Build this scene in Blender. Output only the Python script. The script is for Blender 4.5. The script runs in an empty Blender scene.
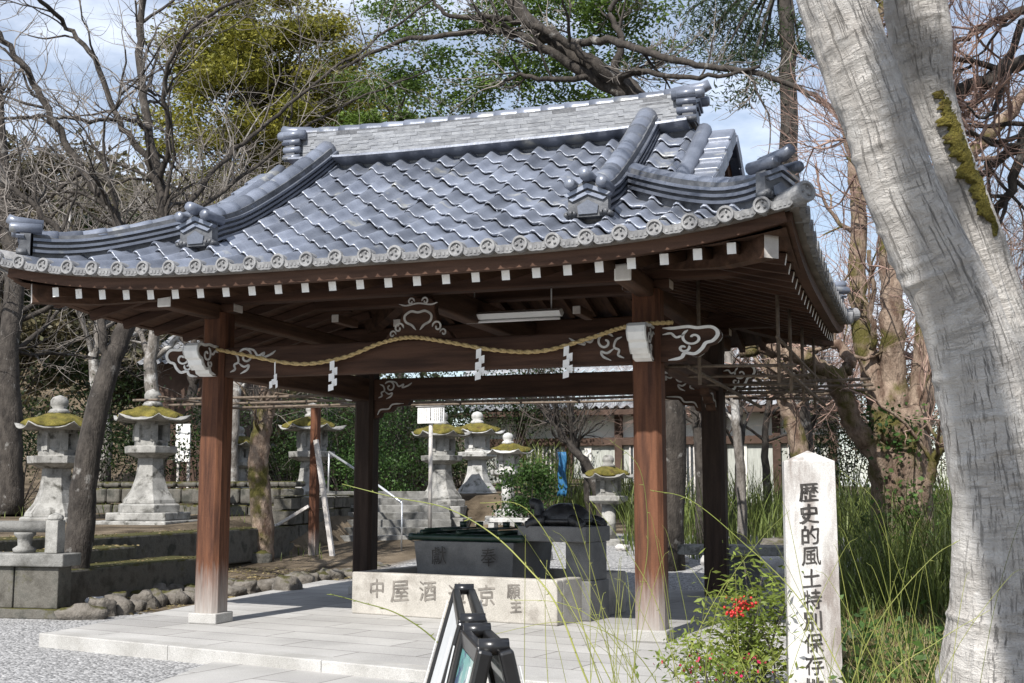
import bpy, math, random
import numpy as np
from mathutils import Vector, Matrix
C = bpy.context.scene.collection
R = math.radians
# ------------------------------------------------------------------ camera
F_PX, CX, CY = 1201.0, 512.0, 341.5
PITCH, YAW, EYE = R(7.05), R(-18.844), 1.55
cam_d = bpy.data.cameras.new('camera'); cam_d.sensor_width = 36.0; cam_d.lens = 36.0*F_PX/1024.0
cam_d.clip_start = 0.05; cam_d.clip_end = 3000.0
cam = bpy.data.objects.new('camera', cam_d); C.objects.link(cam)
cam.location = (0, 0, EYE); cam.rotation_euler = (R(90)+PITCH, 0, -YAW)
bpy.context.scene.camera = cam
# ------------------------------------------------------------------ sky and sun
SUN_EL = 44.0; SUN_AZ = np.array([0.12, 1.0]); SUN_AZ = SUN_AZ/np.linalg.norm(SUN_AZ)   # the way the light travels
w = bpy.data.worlds.new('World'); bpy.context.scene.world = w; w.use_nodes = True
nt = w.node_tree; nt.nodes.clear()
def wn(t, **k):
    n = nt.nodes.new(t)
    for a, b in k.items(): setattr(n, a, b)
    return n
sky = wn('ShaderNodeTexSky', sky_type='NISHITA', sun_disc=False, sun_elevation=R(SUN_EL), sun_rotation=math.atan2(-SUN_AZ[0], -SUN_AZ[1]),
         air_density=1.0, dust_density=0.6, ozone_density=1.5)
bg = wn('ShaderNodeBackground'); bg.inputs['Strength'].default_value = 0.090
out = wn('ShaderNodeOutputWorld')
tc = wn('ShaderNodeTexCoord'); mp = wn('ShaderNodeMapping'); mp.inputs['Scale'].default_value = (1.6, 1.6, 4.2)
nz = wn('ShaderNodeTexNoise'); nz.inputs['Scale'].default_value = 2.3; nz.inputs['Detail'].default_value = 7; nz.inputs['Roughness'].default_value = .58
cr = wn('ShaderNodeValToRGB'); cr.color_ramp.elements[0].position = .50; cr.color_ramp.elements[1].position = .74
cr.color_ramp.elements[0].color = (.22, .22, .22, 1); cr.color_ramp.elements[1].color = (.85, .85, .85, 1)
mx = wn('ShaderNodeMix', data_type='RGBA'); mx.inputs[7].default_value = (11.0, 11.6, 12.8, 1)
L_ = nt.links.new
L_(tc.outputs['Generated'], mp.inputs['Vector']); L_(mp.outputs[0], nz.inputs['Vector']); L_(nz.outputs['Fac'], cr.inputs[0])
L_(cr.outputs[0], mx.inputs[0]); L_(sky.outputs[0], mx.inputs[6]); L_(mx.outputs[2], bg.inputs['Color']); L_(bg.outputs[0], out.inputs['Surface'])
sd = bpy.data.lights.new('sun', 'SUN'); sd.energy = 4.8; sd.angle = R(0.53); sd.color = (1.0, .965, .915)
sun = bpy.data.objects.new('sun', sd); C.objects.link(sun); sun.location = (-3, -20, 25)
te = math.tan(R(SUN_EL))
sun.rotation_euler = Vector((SUN_AZ[0], SUN_AZ[1], -te)).to_track_quat('-Z', 'Y').to_euler()
vs = bpy.context.scene.view_settings
vs.view_transform = 'Standard'; vs.look = 'None'; vs.gamma = 1.0; vs.exposure = 0.55; vs.use_curve_mapping = False
cy = bpy.context.scene.cycles
cy.max_bounces = 6; cy.diffuse_bounces = 3; cy.glossy_bounces = 2; cy.transmission_bounces = 3; cy.transparent_max_bounces = 6
cy.sample_clamp_indirect = 6.0
# ------------------------------------------------------------------ pixel -> point helpers (layout was measured off the photograph)
_F = np.array([math.sin(YAW)*math.cos(PITCH), math.cos(YAW)*math.cos(PITCH), math.sin(PITCH)])
_R = np.array([math.cos(YAW), -math.sin(YAW), 0.0]); _U = np.cross(_R, _F); _C = np.array([0, 0, EYE])
def ray(x, y): return _F + _R*(x-CX)/F_PX - _U*(y-CY)/F_PX
def at(x, y, Y):
    d = ray(x, y); return _C + d*(Y/d[1])
def atz(x, y, z):
    d = ray(x, y); return _C + d*((z-EYE)/d[2])
def atd(x, y, D): return _C + ray(x, y)*D
rng = np.random.default_rng(7); rnd = random.Random(5)
def unit(v):
    v = np.asarray(v, float); n = np.linalg.norm(v); return v/n if n > 1e-9 else v
def smooth(pts, k=6):
    P = np.asarray(pts, float)
    if len(P) < 3: return np.array([P[0]+(P[-1]-P[0])*t for t in np.linspace(0, 1, k+1)])
    Q = np.vstack([2*P[0]-P[1], P, 2*P[-1]-P[-2]]); o = []
    for i in range(1, len(Q)-2):
        for t in np.linspace(0, 1, k, endpoint=False):
            a, b, c, d = Q[i-1], Q[i], Q[i+1], Q[i+2]
            o.append(.5*((2*b)+(c-a)*t+(2*a-5*b+4*c-d)*t*t+(3*b-a-3*c+d)*t**3))
    o.append(Q[-2]); return np.array(o)
# ------------------------------------------------------------------ mesh builder
class MB:
    def __init__(s): s.v = []; s.f = []; s.m = []; s.s = []; s.n = 0
    def add(s, V, Fc, mi=0, sm=False):
        V = np.asarray(V, float).reshape(-1, 3); o = s.n; s.v.append(V); s.n += len(V)
        for q in Fc: s.f.append([i+o for i in q]); s.m.append(mi); s.s.append(sm)
        return s
    def box(s, c, d, rz=0, mi=0, M=None):
        h = np.array(d)/2.0
        V = np.array([[x, y, z] for z in (-1, 1) for y in (-1, 1) for x in (-1, 1)], float)*h
        if M is not None: V = V@np.array(M).T
        elif rz: c_, s_ = math.cos(rz), math.sin(rz); V = V@np.array([[c_, s_, 0], [-s_, c_, 0], [0, 0, 1]])
        return s.add(V+np.array(c), [(0, 2, 3, 1), (4, 5, 7, 6), (0, 1, 5, 4), (2, 6, 7, 3), (0, 4, 6, 2), (1, 3, 7, 5)], mi)
    def beam(s, p0, p1, wd, ht, mi=0, up=(0, 0, 1), end_mi=None):
        p0 = np.array(p0, float); p1 = np.array(p1, float); d = unit(p1-p0); sd_ = unit(np.cross(d, up)); u = np.cross(sd_, d)
        V = [p+sd_*a*wd/2+u*b*ht/2 for p in (p0, p1) for a, b in ((-1, -1), (1, -1), (1, 1), (-1, 1))]
        s.add(V, [(0, 1, 5, 4), (1, 2, 6, 5), (2, 3, 7, 6), (3, 0, 4, 7)], mi)
        o = s.n-8; e = mi if end_mi is None else end_mi
        s.f += [[o+3, o+2, o+1, o], [o+4, o+5, o+6, o+7]]; s.m += [e, e]; s.s += [False, False]
        return s
    def tube(s, pts, rad, n=6, mi=0, sm=True, cap=True):
        P = np.asarray(pts, float); k = len(P); rad = np.broadcast_to(np.asarray(rad, float), (k,))
        T = np.gradient(P, axis=0); T /= (np.linalg.norm(T, axis=1)[:, None]+1e-9)
        ref = np.array([0, 0, 1.0]) if abs(T[0][2]) < .9 else np.array([1.0, 0, 0])
        A = np.cross(T, ref); A /= (np.linalg.norm(A, axis=1)[:, None]+1e-9); B = np.cross(T, A)
        th = np.arange(n)*2*math.pi/n
        V = P[:, None, :]+rad[:, None, None]*(A[:, None, :]*np.cos(th)[None, :, None]+B[:, None, :]*np.sin(th)[None, :, None])
        fc = [(i*n+j, i*n+(j+1) % n, (i+1)*n+(j+1) % n, (i+1)*n+j) for i in range(k-1) for j in range(n)]
        if cap: fc += [tuple(range(n))[::-1], tuple((k-1)*n+j for j in range(n))]
        return s.add(V, fc, mi, sm)
    def sweep(s, path, sec, mi=0, up=(0, 0, 1), sm=False):
        P = np.asarray(path, float); T = np.gradient(P, axis=0); up = np.array(up, float); k = len(P); n = len(sec); V = []
        for p, t in zip(P, T):
            t = unit(t); sd_ = unit(np.cross(t, up)); u = np.cross(sd_, t)
            V += [p+sd_*a+u*b for a, b in sec]
        fc = [(i*n+j, i*n+(j+1) % n, (i+1)*n+(j+1) % n, (i+1)*n+j) for i in range(k-1) for j in range(n)]
        fc += [tuple(range(n))[::-1], tuple((k-1)*n+j for j in range(n))]
        return s.add(V, fc, mi, sm)
    def loft(s, rings, mi=0, sm=False, cap=True):
        n = len(rings[0]); k = len(rings); V = np.array(rings, float).reshape(-1, 3)
        fc = [(i*n+j, i*n+(j+1) % n, (i+1)*n+(j+1) % n, (i+1)*n+j) for i in range(k-1) for j in range(n)]
        if cap: fc += [tuple(range(n))[::-1], tuple((k-1)*n+j for j in range(n))]
        return s.add(V, fc, mi, sm)
    def lathe(s, prof, c=(0, 0, 0), n=16, mi=0, sm=True, rot=0.0):
        c = np.array(c, float)
        return s.loft([[c+np.array([r*math.cos(rot+2*math.pi*j/n), r*math.sin(rot+2*math.pi*j/n), z]) for j in range(n)] for r, z in prof], mi, sm)
    def prism(s, outl, o, ux, uy, dv, mi=0):
        o = np.array(o, float); ux = np.array(ux, float); uy = np.array(uy, float); dv = np.array(dv, float); n = len(outl)
        V = [o+ux*a+uy*b for a, b in outl]; V += [p+dv for p in V]
        return s.add(V, [tuple(range(n)), tuple(range(n, 2*n))[::-1]]+[(j, n+j, n+(j+1) % n, (j+1) % n) for j in range(n)], mi)
    def build(s, name, mats, parent=None, org=(0, 0, 0), bev=0, recalc=False):
        if parent is not None and '_org' in parent: org = tuple(parent['_org'])
        me = bpy.data.meshes.new(name)
        V = np.vstack(s.v)-np.array(org)
        me.from_pydata(V.tolist(), [], s.f)
        mats = mats if isinstance(mats, (list, tuple)) else [mats]
        for m in mats: me.materials.append(m)
        me.polygons.foreach_set('material_index', s.m); me.polygons.foreach_set('use_smooth', s.s)
        if recalc or True:
            import bmesh
            bm = bmesh.new(); bm.from_mesh(me); bmesh.ops.recalc_face_normals(bm, faces=bm.faces); bm.to_mesh(me); bm.free()
        me.update()
        o = bpy.data.objects.new(name, me); C.objects.link(o)
        if parent is not None: o.parent = parent
        else: o.location = org
        if bev:
            b = o.modifiers.new('bevel', 'BEVEL'); b.width = bev; b.segments = 2; b.limit_method = 'ANGLE'; b.angle_limit = R(40)
        o['_org'] = [float(a) for a in org]
        return o
def tag(o, label=None, cat=None, group=None, kind=None):
    if label: o['label'] = label
    if cat: o['category'] = cat
    if group: o['group'] = group
    if kind: o['kind'] = kind
    return o
def thing(name, label, cat, loc, group=None):
    o = bpy.data.objects.new(name, None); C.objects.link(o); o.empty_display_size = .2
    o.location = [float(a) for a in loc]; o['_org'] = [float(a) for a in loc]
    return tag(o, label, cat, group)
def copy_tree(o, parent=None):
    c = o.copy(); C.objects.link(c)
    if parent is not None: c.parent = parent
    for ch in list(o.children): copy_tree(ch, c)
    return c
def quads(name, V, mats, parent=None, org=(0, 0, 0)):
    """V: (n,4,3) separate four-cornered leaves"""
    if parent is not None and '_org' in parent: org = tuple(parent['_org'])
    V = np.asarray(V, np.float32)-np.array(org, np.float32); n = len(V); me = bpy.data.meshes.new(name)
    me.vertices.add(n*4); me.vertices.foreach_set('co', V.reshape(-1)); me.loops.add(n*4); me.polygons.add(n)
    me.loops.foreach_set('vertex_index', np.arange(n*4, dtype=np.int32)); me.polygons.foreach_set('loop_start', np.arange(0, n*4, 4, dtype=np.int32))
    me.update(calc_edges=True); me.materials.append(mats); o = bpy.data.objects.new(name, me); C.objects.link(o)
    if parent is not None: o.parent = parent
    else: o.location = org
    o['_org'] = [float(a) for a in org]
    return o
# ------------------------------------------------------------------ materials
def mat(name, a, b, rough=.7, scale=3.0, vec=(1, 1, 1), lo=.35, hi=.65, bump=.2, bscale=None, spec=.3, metal=0.0, fine=0.0, fscale=120.0,
        moss=None, mossn=.55, island=0.0, c3=None, c3lo=.6, c3hi=.7, c3scale=1.2, detail=6, zgrey=None, c3vec=None, bdist=.02, transl=0.0, rz=0.0):
    m = bpy.data.materials.new(name); m.use_nodes = True; t = m.node_tree; N = t.nodes; K = t.links.new
    P = N['Principled BSDF']; P.inputs['Roughness'].default_value = rough; P.inputs['Specular IOR Level'].default_value = spec; P.inputs['Metallic'].default_value = metal
    g = N.new('ShaderNodeNewGeometry'); mp_ = N.new('ShaderNodeMapping'); mp_.inputs['Scale'].default_value = vec; mp_.inputs['Rotation'].default_value = (0, 0, rz)
    K(g.outputs['Position'], mp_.inputs['Vector'])
    def noise(sc, det=detail, src=mp_.outputs[0], ro=.6):
        n = N.new('ShaderNodeTexNoise'); n.inputs['Scale'].default_value = sc; n.inputs['Detail'].default_value = det; n.inputs['Roughness'].default_value = ro
        K(src, n.inputs['Vector']); return n.outputs['Fac']
    def ramp(x, l, h):
        r = N.new('ShaderNodeMapRange'); r.inputs[1].default_value = l; r.inputs[2].default_value = h; K(x, r.inputs[0]); return r.outputs[0]
    def mix(fac, A, B, bt='MIX'):
        x = N.new('ShaderNodeMix'); x.data_type = 'RGBA'; x.blend_type = bt
        if isinstance(fac, float): x.inputs[0].default_value = fac
        else: K(fac, x.inputs[0])
        for i, q in ((6, A), (7, B)):
            if isinstance(q, tuple): x.inputs[i].default_value = (*q, 1)
            else: K(q, x.inputs[i])
        return x.outputs[2]
    n1 = noise(scale); col = mix(ramp(n1, lo, hi), a, b)
    if c3:
        src = g.outputs['Position']
        if c3vec:
            m3 = N.new('ShaderNodeMapping'); m3.inputs['Scale'].default_value = c3vec; K(src, m3.inputs['Vector']); src = m3.outputs[0]
        col = mix(ramp(noise(c3scale, src=src), c3lo, c3hi), col, c3)
    if island:
        hs = N.new('ShaderNodeHueSaturation'); r = N.new('ShaderNodeMapRange'); r.inputs[3].default_value = 1-island; r.inputs[4].default_value = 1+island
        K(g.outputs['Random Per Island'], r.inputs[0]); K(r.outputs[0], hs.inputs['Value']); K(col, hs.inputs['Color']); col = hs.outputs[0]
    if fine:
        x = ramp(noise(fscale, 2, g.outputs['Position']), .3, .7)
        r = N.new('ShaderNodeMapRange'); r.inputs[3].default_value = 1-fine; r.inputs[4].default_value = 1+fine; K(x, r.inputs[0])
        c_ = N.new('ShaderNodeCombineColor'); [K(r.outputs[0], c_.inputs[i]) for i in range(3)]
        col = mix(1.0, col, c_.outputs[0], 'MULTIPLY')
    if zgrey:
        z0, z1, gc = zgrey; sp = N.new('ShaderNodeSeparateXYZ'); K(g.outputs['Position'], sp.inputs[0])
        ad = N.new('ShaderNodeMath'); ad.operation = 'MULTIPLY_ADD'; ad.inputs[1].default_value = .5; K(noise(6.0, src=mp_.outputs[0]), ad.inputs[0]); K(sp.outputs[2], ad.inputs[2])
        col = mix(ramp(ad.outputs[0], z1+.25, z0+.25), col, gc)
    if moss:
        sp = N.new('ShaderNodeSeparateXYZ'); K(g.outputs['Normal'], sp.inputs[0])
        ad = N.new('ShaderNodeMath'); ad.operation = 'MULTIPLY_ADD'; ad.inputs[1].default_value = .35; K(sp.outputs[2], ad.inputs[0]); K(noise(2.5, src=g.outputs['Position']), ad.inputs[2])
        col = mix(ramp(ad.outputs[0], mossn+.12, mossn+.24), col, mix(ramp(noise(30, src=g.outputs['Position']), .3, .7), moss, tuple(c*.45 for c in moss)))
    K(col, P.inputs['Base Color'])
    if bump:
        bp = N.new('ShaderNodeBump'); bp.inputs['Strength'].default_value = bump; bp.inputs['Distance'].default_value = bdist
        K(noise(bscale or scale*4, 5), bp.inputs['Height']); K(bp.outputs[0], P.inputs['Normal'])
    if transl:
        tr = N.new('ShaderNodeBsdfTranslucent'); K(col, tr.inputs['Color']); ms = N.new('ShaderNodeMixShader'); ms.inputs[0].default_value = transl
        K(P.outputs[0], ms.inputs[1]); K(tr.outputs[0], ms.inputs[2]); K(ms.outputs[0], N['Material Output'].inputs['Surface'])
    return m
M = {}
M['tile'] = mat('smoked_roof_tile', (.105, .118, .150), (.195, .215, .262), rough=.36, scale=2.0, spec=.6, island=.34, bump=.12, bscale=25, fine=.10, fscale=60, c3=(.30, .30, .28), c3lo=.60, c3hi=.70, c3scale=2.6, metal=.25)
M['tile_end'] = mat('weathered_tile_end', (.15, .15, .155), (.27, .27, .27), rough=.6, scale=9, spec=.3, island=.2, bump=.25, fine=.15)
M['noshi'] = mat('layered_ridge_tile', (.15, .158, .175), (.27, .28, .295), rough=.5, scale=(7), vec=(1, 1, 3), spec=.4, island=.18, bump=.25, fine=.12)
M['oni'] = mat('dark_ridge_end_tile', (.055, .058, .065), (.14, .145, .155), rough=.45, scale=6, spec=.4, bump=.3)
WD = dict(rough=.72, spec=.2, bump=.25, fine=.10, fscale=90)
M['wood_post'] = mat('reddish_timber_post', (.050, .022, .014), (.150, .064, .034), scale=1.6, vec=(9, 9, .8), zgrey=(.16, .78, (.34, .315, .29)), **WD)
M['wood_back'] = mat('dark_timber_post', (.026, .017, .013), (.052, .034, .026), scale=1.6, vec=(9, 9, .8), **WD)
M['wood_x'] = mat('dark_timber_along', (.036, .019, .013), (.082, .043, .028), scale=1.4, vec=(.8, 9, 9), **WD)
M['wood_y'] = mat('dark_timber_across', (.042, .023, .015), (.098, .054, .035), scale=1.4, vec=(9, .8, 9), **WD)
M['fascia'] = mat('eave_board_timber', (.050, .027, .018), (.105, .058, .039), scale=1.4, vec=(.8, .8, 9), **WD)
M['batten'] = mat('grey_eave_batten', (.13, .115, .10), (.24, .215, .19), scale=3, rough=.85, bump=.2)
M['white_paint'] = mat('weathered_white_paint', (.72, .71, .68), (.86, .85, .82), rough=.7, scale=8, bump=.15, c3=(.5, .47, .42), c3lo=.62, c3hi=.72, c3scale=6)
M['white_trim'] = mat('faded_white_carving_paint', (.36, .35, .33), (.60, .585, .56), rough=.8, scale=9, bump=.2)
M['grey_end'] = mat('weathered_grey_timber_end', (.42, .39, .36), (.60, .57, .54), rough=.8, scale=6, bump=.2)
M['granite'] = mat('pale_granite', (.32, .31, .29), (.44, .43, .41), rough=.8, scale=2.2, bump=.25, bscale=60, fine=.28, fscale=150, bdist=.006, c3=(.34, .32, .29), c3lo=.58, c3hi=.75, c3scale=2.0)
M['granite_trough'] = mat('buff_granite', (.33, .31, .275), (.45, .425, .385), rough=.82, scale=2.2, bump=.3, bscale=50, fine=.28, fscale=140, bdist=.008, c3=(.20, .18, .155), c3lo=.50, c3hi=.72, c3scale=2.4)
M['marker'] = mat('stained_marker_granite', (.44, .425, .405), (.58, .57, .55), rough=.8, scale=1.6, vec=(2, 2, .8), bump=.25, bscale=60, fine=.22, fscale=170, bdist=.006, c3=(.23, .20, .18), c3lo=.50, c3hi=.68, c3scale=2.6, c3vec=(2.2, 2.2, .55))
M['dark_granite'] = mat('dark_wet_granite', (.10, .10, .10), (.17, .168, .165), rough=.6, scale=3, bump=.25, bscale=60, fine=.25, fscale=140, bdist=.006)
M['stone'] = mat('grey_lantern_stone', (.19, .185, .172), (.36, .352, .33), rough=.88, scale=4, bump=.4, bscale=30, fine=.25, fscale=100, moss=None, c3=(.075, .072, .062), c3lo=.54, c3hi=.66, c3scale=4.5)
M['stone_white'] = mat('whitish_lantern_stone', (.36, .36, .345), (.54, .53, .51), rough=.88, scale=4, bump=.35, bscale=30, fine=.2, fscale=100, c3=(.12, .12, .105), c3lo=.56, c3hi=.68, c3scale=5)
M['stone_dim'] = mat('shade_toned_stone', (.13, .128, .12), (.26, .255, .24), rough=.9, scale=3, bump=.4, bscale=25, fine=.25, c3=(.06, .058, .05), c3lo=.5, c3hi=.68, c3scale=2.5)  # grey stone darkened so its colour carries the tree shade
M['stone_moss'] = mat('mossy_stone', (.065, .06, .05), (.17, .16, .14), rough=.92, scale=3, bump=.8, bscale=12, fine=.3, moss=(.075, .070, .016), mossn=.50, c3=(.05, .05, .042), c3lo=.5, c3hi=.66, c3scale=3)
M['rock'] = mat('border_rock', (.085, .075, .062), (.22, .20, .175), rough=.9, scale=4, bump=.9, bscale=14, fine=.2, moss=(.08, .075, .02), mossn=.68, c3=(.07, .06, .05), c3lo=.55, c3hi=.7, c3scale=4, bdist=.04)
M['rock_white'] = mat('pale_rock', (.40, .38, .36), (.58, .56, .54), rough=.9, scale=5, bump=.6, bscale=14, fine=.2, bdist=.04)
M['moss'] = mat('yellow_green_moss', (.085, .078, .016), (.20, .165, .035), rough=.95, scale=6, bump=1.0, bscale=60, fine=.4, fscale=80, c3=(.085, .055, .022), c3lo=.56, c3hi=.68, c3scale=4, bdist=.03)
M['letter'] = mat('dark_carved_letters', (.025, .022, .02), (.07, .065, .06), rough=.9, scale=14, bump=.2)
M['letter_worn'] = mat('worn_carved_letters', (.10, .09, .08), (.24, .22, .195), rough=.9, scale=9, bump=.2)
M['rope'] = mat('straw_rope', (.42, .30, .13), (.60, .46, .24), rough=.9, scale=40, bump=.8, bscale=90)
M['paper'] = mat('white_paper', (.80, .80, .80), (.86, .86, .86), rough=.8, scale=5, bump=0)
M['black'] = mat('black_sign_frame', (.010, .010, .011), (.018, .018, .019), rough=.28, scale=5, bump=.03, spec=.5)
M['panel_white'] = mat('pale_sign_panel', (.62, .64, .64), (.70, .71, .71), rough=.35, scale=2, bump=0, spec=.5)
M['panel_green'] = mat('sign_picture', (.16, .38, .36), (.60, .66, .62), rough=.2, scale=5, bump=0, spec=.5, lo=.45, hi=.55, c3=(.08, .12, .2), c3lo=.5, c3hi=.55, c3scale=7)
M['bamboo_green'] = mat('dark_green_bamboo', (.006, .018, .012), (.014, .036, .024), rough=.35, scale=6, bump=.05, spec=.5)
M['bronze'] = mat('black_turtle_stone', (.016, .016, .017), (.035, .035, .036), rough=.42, scale=12, bump=.4, bscale=30, spec=.5)
M['metal'] = mat('galvanised_rail', (.62, .63, .64), (.74, .75, .76), rough=.35, scale=8, bump=.05, metal=.6)
M['lamp_white'] = mat('white_enamel', (.74, .75, .75), (.80, .81, .81), rough=.4, scale=5, bump=0)
M['pole'] = mat('brown_trellis_pole', (.10, .075, .055), (.19, .15, .115), rough=.8, scale=5, vec=(3, 3, 3), bump=.2)
M['plaster'] = mat('off_white_plaster', (.66, .64, .58), (.78, .76, .70), rough=.9, scale=.7, bump=.1, c3=(.38, .34, .28), c3lo=.6, c3hi=.75, c3scale=1.0)
M['panel_grey'] = mat('grey_lattice_panel', (.30, .31, .28), (.44, .45, .41), rough=.8, scale=4, vec=(8, 1, .5), bump=.2)
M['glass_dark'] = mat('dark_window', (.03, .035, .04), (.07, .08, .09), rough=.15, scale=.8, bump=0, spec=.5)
M['far_timber'] = mat('far_timber', (.045, .026, .018), (.08, .05, .036), rough=.8, scale=3, bump=.1)
M['far_tile'] = mat('far_roof_tile', (.20, .205, .215), (.33, .335, .345), rough=.5, scale=5, island=.2, bump=.2, spec=.3)
M['bark'] = mat('dark_cherry_bark', (.026, .022, .019), (.072, .062, .053), rough=.92, scale=5, vec=(2, 2, .8), bump=.9, bscale=18, fine=.2, c3=(.24, .23, .215), c3lo=.62, c3hi=.72, c3scale=3.6, bdist=.03)
M['bark_pale'] = mat('lichened_bark', (.10, .088, .075), (.24, .22, .20), rough=.92, scale=5, vec=(2, 2, .8), bump=.9, bscale=18, fine=.25, c3=(.44, .43, .41), c3lo=.54, c3hi=.66, c3scale=3.0, bdist=.03)
M['bark_moss'] = mat('mossy_old_bark', (.11, .07, .05), (.30, .23, .175), rough=.95, scale=4, vec=(2, 2, .8), bump=1.0, bscale=12, fine=.3, c3=(.085, .075, .02), c3lo=.50, c3hi=.60, c3scale=1.7, bdist=.05)
M['twig'] = mat('grey_twig', (.15, .13, .115), (.27, .245, .22), rough=.9, scale=3, bump=0)
M['twig_red'] = mat('reddish_twig', (.24, .15, .12), (.40, .28, .23), rough=.9, scale=3, bump=0)
M['twig_dark'] = mat('dark_twig', (.055, .046, .04), (.13, .11, .095), rough=.9, scale=3, bump=0)
def pale_bark(name, lean):
    m = bpy.data.materials.new(name); m.use_nodes = True; t = m.node_tree; N = t.nodes; K = t.links.new; P = N['Principled BSDF']; P.inputs['Roughness'].default_value = .88; P.inputs['Specular IOR Level'].default_value = .2
    g = N.new('ShaderNodeAttribute'); g.attribute_name = 'bark'; r0 = N.new('ShaderNodeMapping'); K(g.outputs['Vector'], r0.inputs['Vector'])
    wp = N.new('ShaderNodeTexNoise'); wp.inputs['Scale'].default_value = 2.2; wp.inputs['Detail'].default_value = 3; K(r0.outputs[0], wp.inputs['Vector'])
    wa = N.new('ShaderNodeVectorMath'); wa.operation = 'MULTIPLY_ADD'; wa.inputs[1].default_value = (.16, .16, .25); K(wp.outputs['Color'], wa.inputs[0]); K(r0.outputs[0], wa.inputs[2])
    def ns(vec, det=6, ro=.6):
        mp_ = N.new('ShaderNodeMapping'); mp_.inputs['Scale'].default_value = vec; K(wa.outputs[0], mp_.inputs['Vector']); n = N.new('ShaderNodeTexNoise'); n.inputs['Scale'].default_value = 1; n.inputs['Detail'].default_value = det; n.inputs['Roughness'].default_value = ro; K(mp_.outputs[0], n.inputs['Vector']); return n.outputs['Fac']
    def rng_(x, a, b, c=0, d=1):
        r = N.new('ShaderNodeMapRange'); [setattr(r.inputs[i+1], 'default_value', q) for i, q in enumerate((a, b, c, d))]; K(x, r.inputs[0]); return r.outputs[0]
    def mix(f, A, B):
        x = N.new('ShaderNodeMix'); x.data_type = 'RGBA'; K(f, x.inputs[0])
        for i, q in ((6, A), (7, B)):
            if isinstance(q, tuple): x.inputs[i].default_value = (*q, 1)
            else: K(q, x.inputs[i])
        return x.outputs[2]
    def math_(op, a, b):
        x = N.new('ShaderNodeMath'); x.operation = op
        for i, q in enumerate((a, b)):
            if isinstance(q, (int, float)): x.inputs[i].default_value = q
            else: K(q, x.inputs[i])
        return x.outputs[0]
    base = mix(rng_(ns((3, 3, 2)), .35, .65), (.42, .392, .36), (.57, .545, .51)); base = mix(rng_(ns((7, 7, 5), 8), .52, .66), base, (.56, .54, .51))
    def plain(vec, det=6, ro=.6):
        mp_ = N.new('ShaderNodeMapping'); mp_.inputs['Scale'].default_value = vec; K(r0.outputs[0], mp_.inputs['Vector']); n = N.new('ShaderNodeTexNoise'); n.inputs['Scale'].default_value = 1; n.inputs['Detail'].default_value = det; n.inputs['Roughness'].default_value = ro; n.inputs['Distortion'].default_value = .35; K(mp_.outputs[0], n.inputs['Vector']); return n.outputs['Fac']
    cf = rng_(plain((46, 46, 3.0), 10, .72), .555, .68); cw = rng_(plain((9, 9, 1.1), 6, .6), .56, .66); ff = rng_(plain((3.5, 3.5, 22), 8, .7), .52, .70); mask = rng_(ns((2.0, 2.0, 2.0), 3), .42, .60)
    ffm = math_('MULTIPLY', ff, mask); cf = math_('MULTIPLY', cf, rng_(ns((4, 4, 2), 3), .33, .55))
    base = mix(math_('MULTIPLY', cf, .55), base, (.15, .13, .112)); base = mix(math_('MULTIPLY', cw, .12), base, (.20, .178, .158)); base = mix(math_('MULTIPLY', ffm, .14), base, (.22, .20, .18)); K(base, P.inputs['Base Color'])
    h = math_('ADD', math_('MULTIPLY', cf, -1.0), math_('MULTIPLY', plain((5, 5, 15), 9, .70), 1.7)); h = math_('SUBTRACT', h, math_('MULTIPLY', ffm, .6)); h = math_('SUBTRACT', h, math_('MULTIPLY', cw, .5)); h = math_('ADD', h, math_('MULTIPLY', plain((60, 60, 40), 4), .25))
    bp = N.new('ShaderNodeBump'); bp.inputs['Strength'].default_value = 1.0; bp.inputs['Distance'].default_value = .03; K(h, bp.inputs['Height']); K(bp.outputs[0], P.inputs['Normal'])
    return m
M['bark_grey'] = pale_bark('smooth_pale_bark', R(22))
def leafmat(name, a, b, isl=.45, tr=.35, rough=.5): return mat(name, a, b, rough=rough, scale=1.1, island=isl, bump=0, spec=.3, transl=tr, detail=3)
M['leaf_oak'] = leafmat('glossy_evergreen_leaves', (.055, .10, .018), (.12, .18, .032))
M['leaf_yellow'] = leafmat('yellowish_evergreen_leaves', (.13, .135, .018), (.27, .25, .045))
M['leaf_dark'] = leafmat('dark_evergreen_leaves', (.012, .026, .008), (.035, .055, .014))
M['leaf_pine'] = leafmat('pine_needles', (.025, .045, .018), (.055, .080, .030))
M['leaf_hill'] = leafmat('hillside_foliage', (.06, .062, .030), (.14, .115, .065))
M['leaf_nandina'] = leafmat('nandina_leaves', (.10, .15, .022), (.24, .28, .06))
M['leaf_shrub'] = leafmat('shrub_leaves', (.030, .070, .018), (.075, .135, .032))
M['cane'] = leafmat('green_kerria_canes', (.17, .20, .045), (.30, .31, .085), isl=.3, tr=.1)
M['cane_far'] = leafmat('green_thicket_stems', (.065, .095, .022), (.16, .19, .050), isl=.5, tr=.3)
M['dry'] = leafmat('dry_grass_blades', (.22, .165, .075), (.36, .30, .16), isl=.35)
M['berry'] = mat('red_berries', (.42, .015, .015), (.55, .03, .025), rough=.35, scale=9, bump=0, spec=.5)
M['flower'] = mat('crimson_petals', (.38, .008, .06), (.50, .02, .10), rough=.6, scale=9, bump=0)
M['blue'] = mat('blue_plastic_sheet', (.015, .08, .20), (.04, .16, .30), rough=.5, scale=6, vec=(6, 6, 1), bump=.3)
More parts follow.
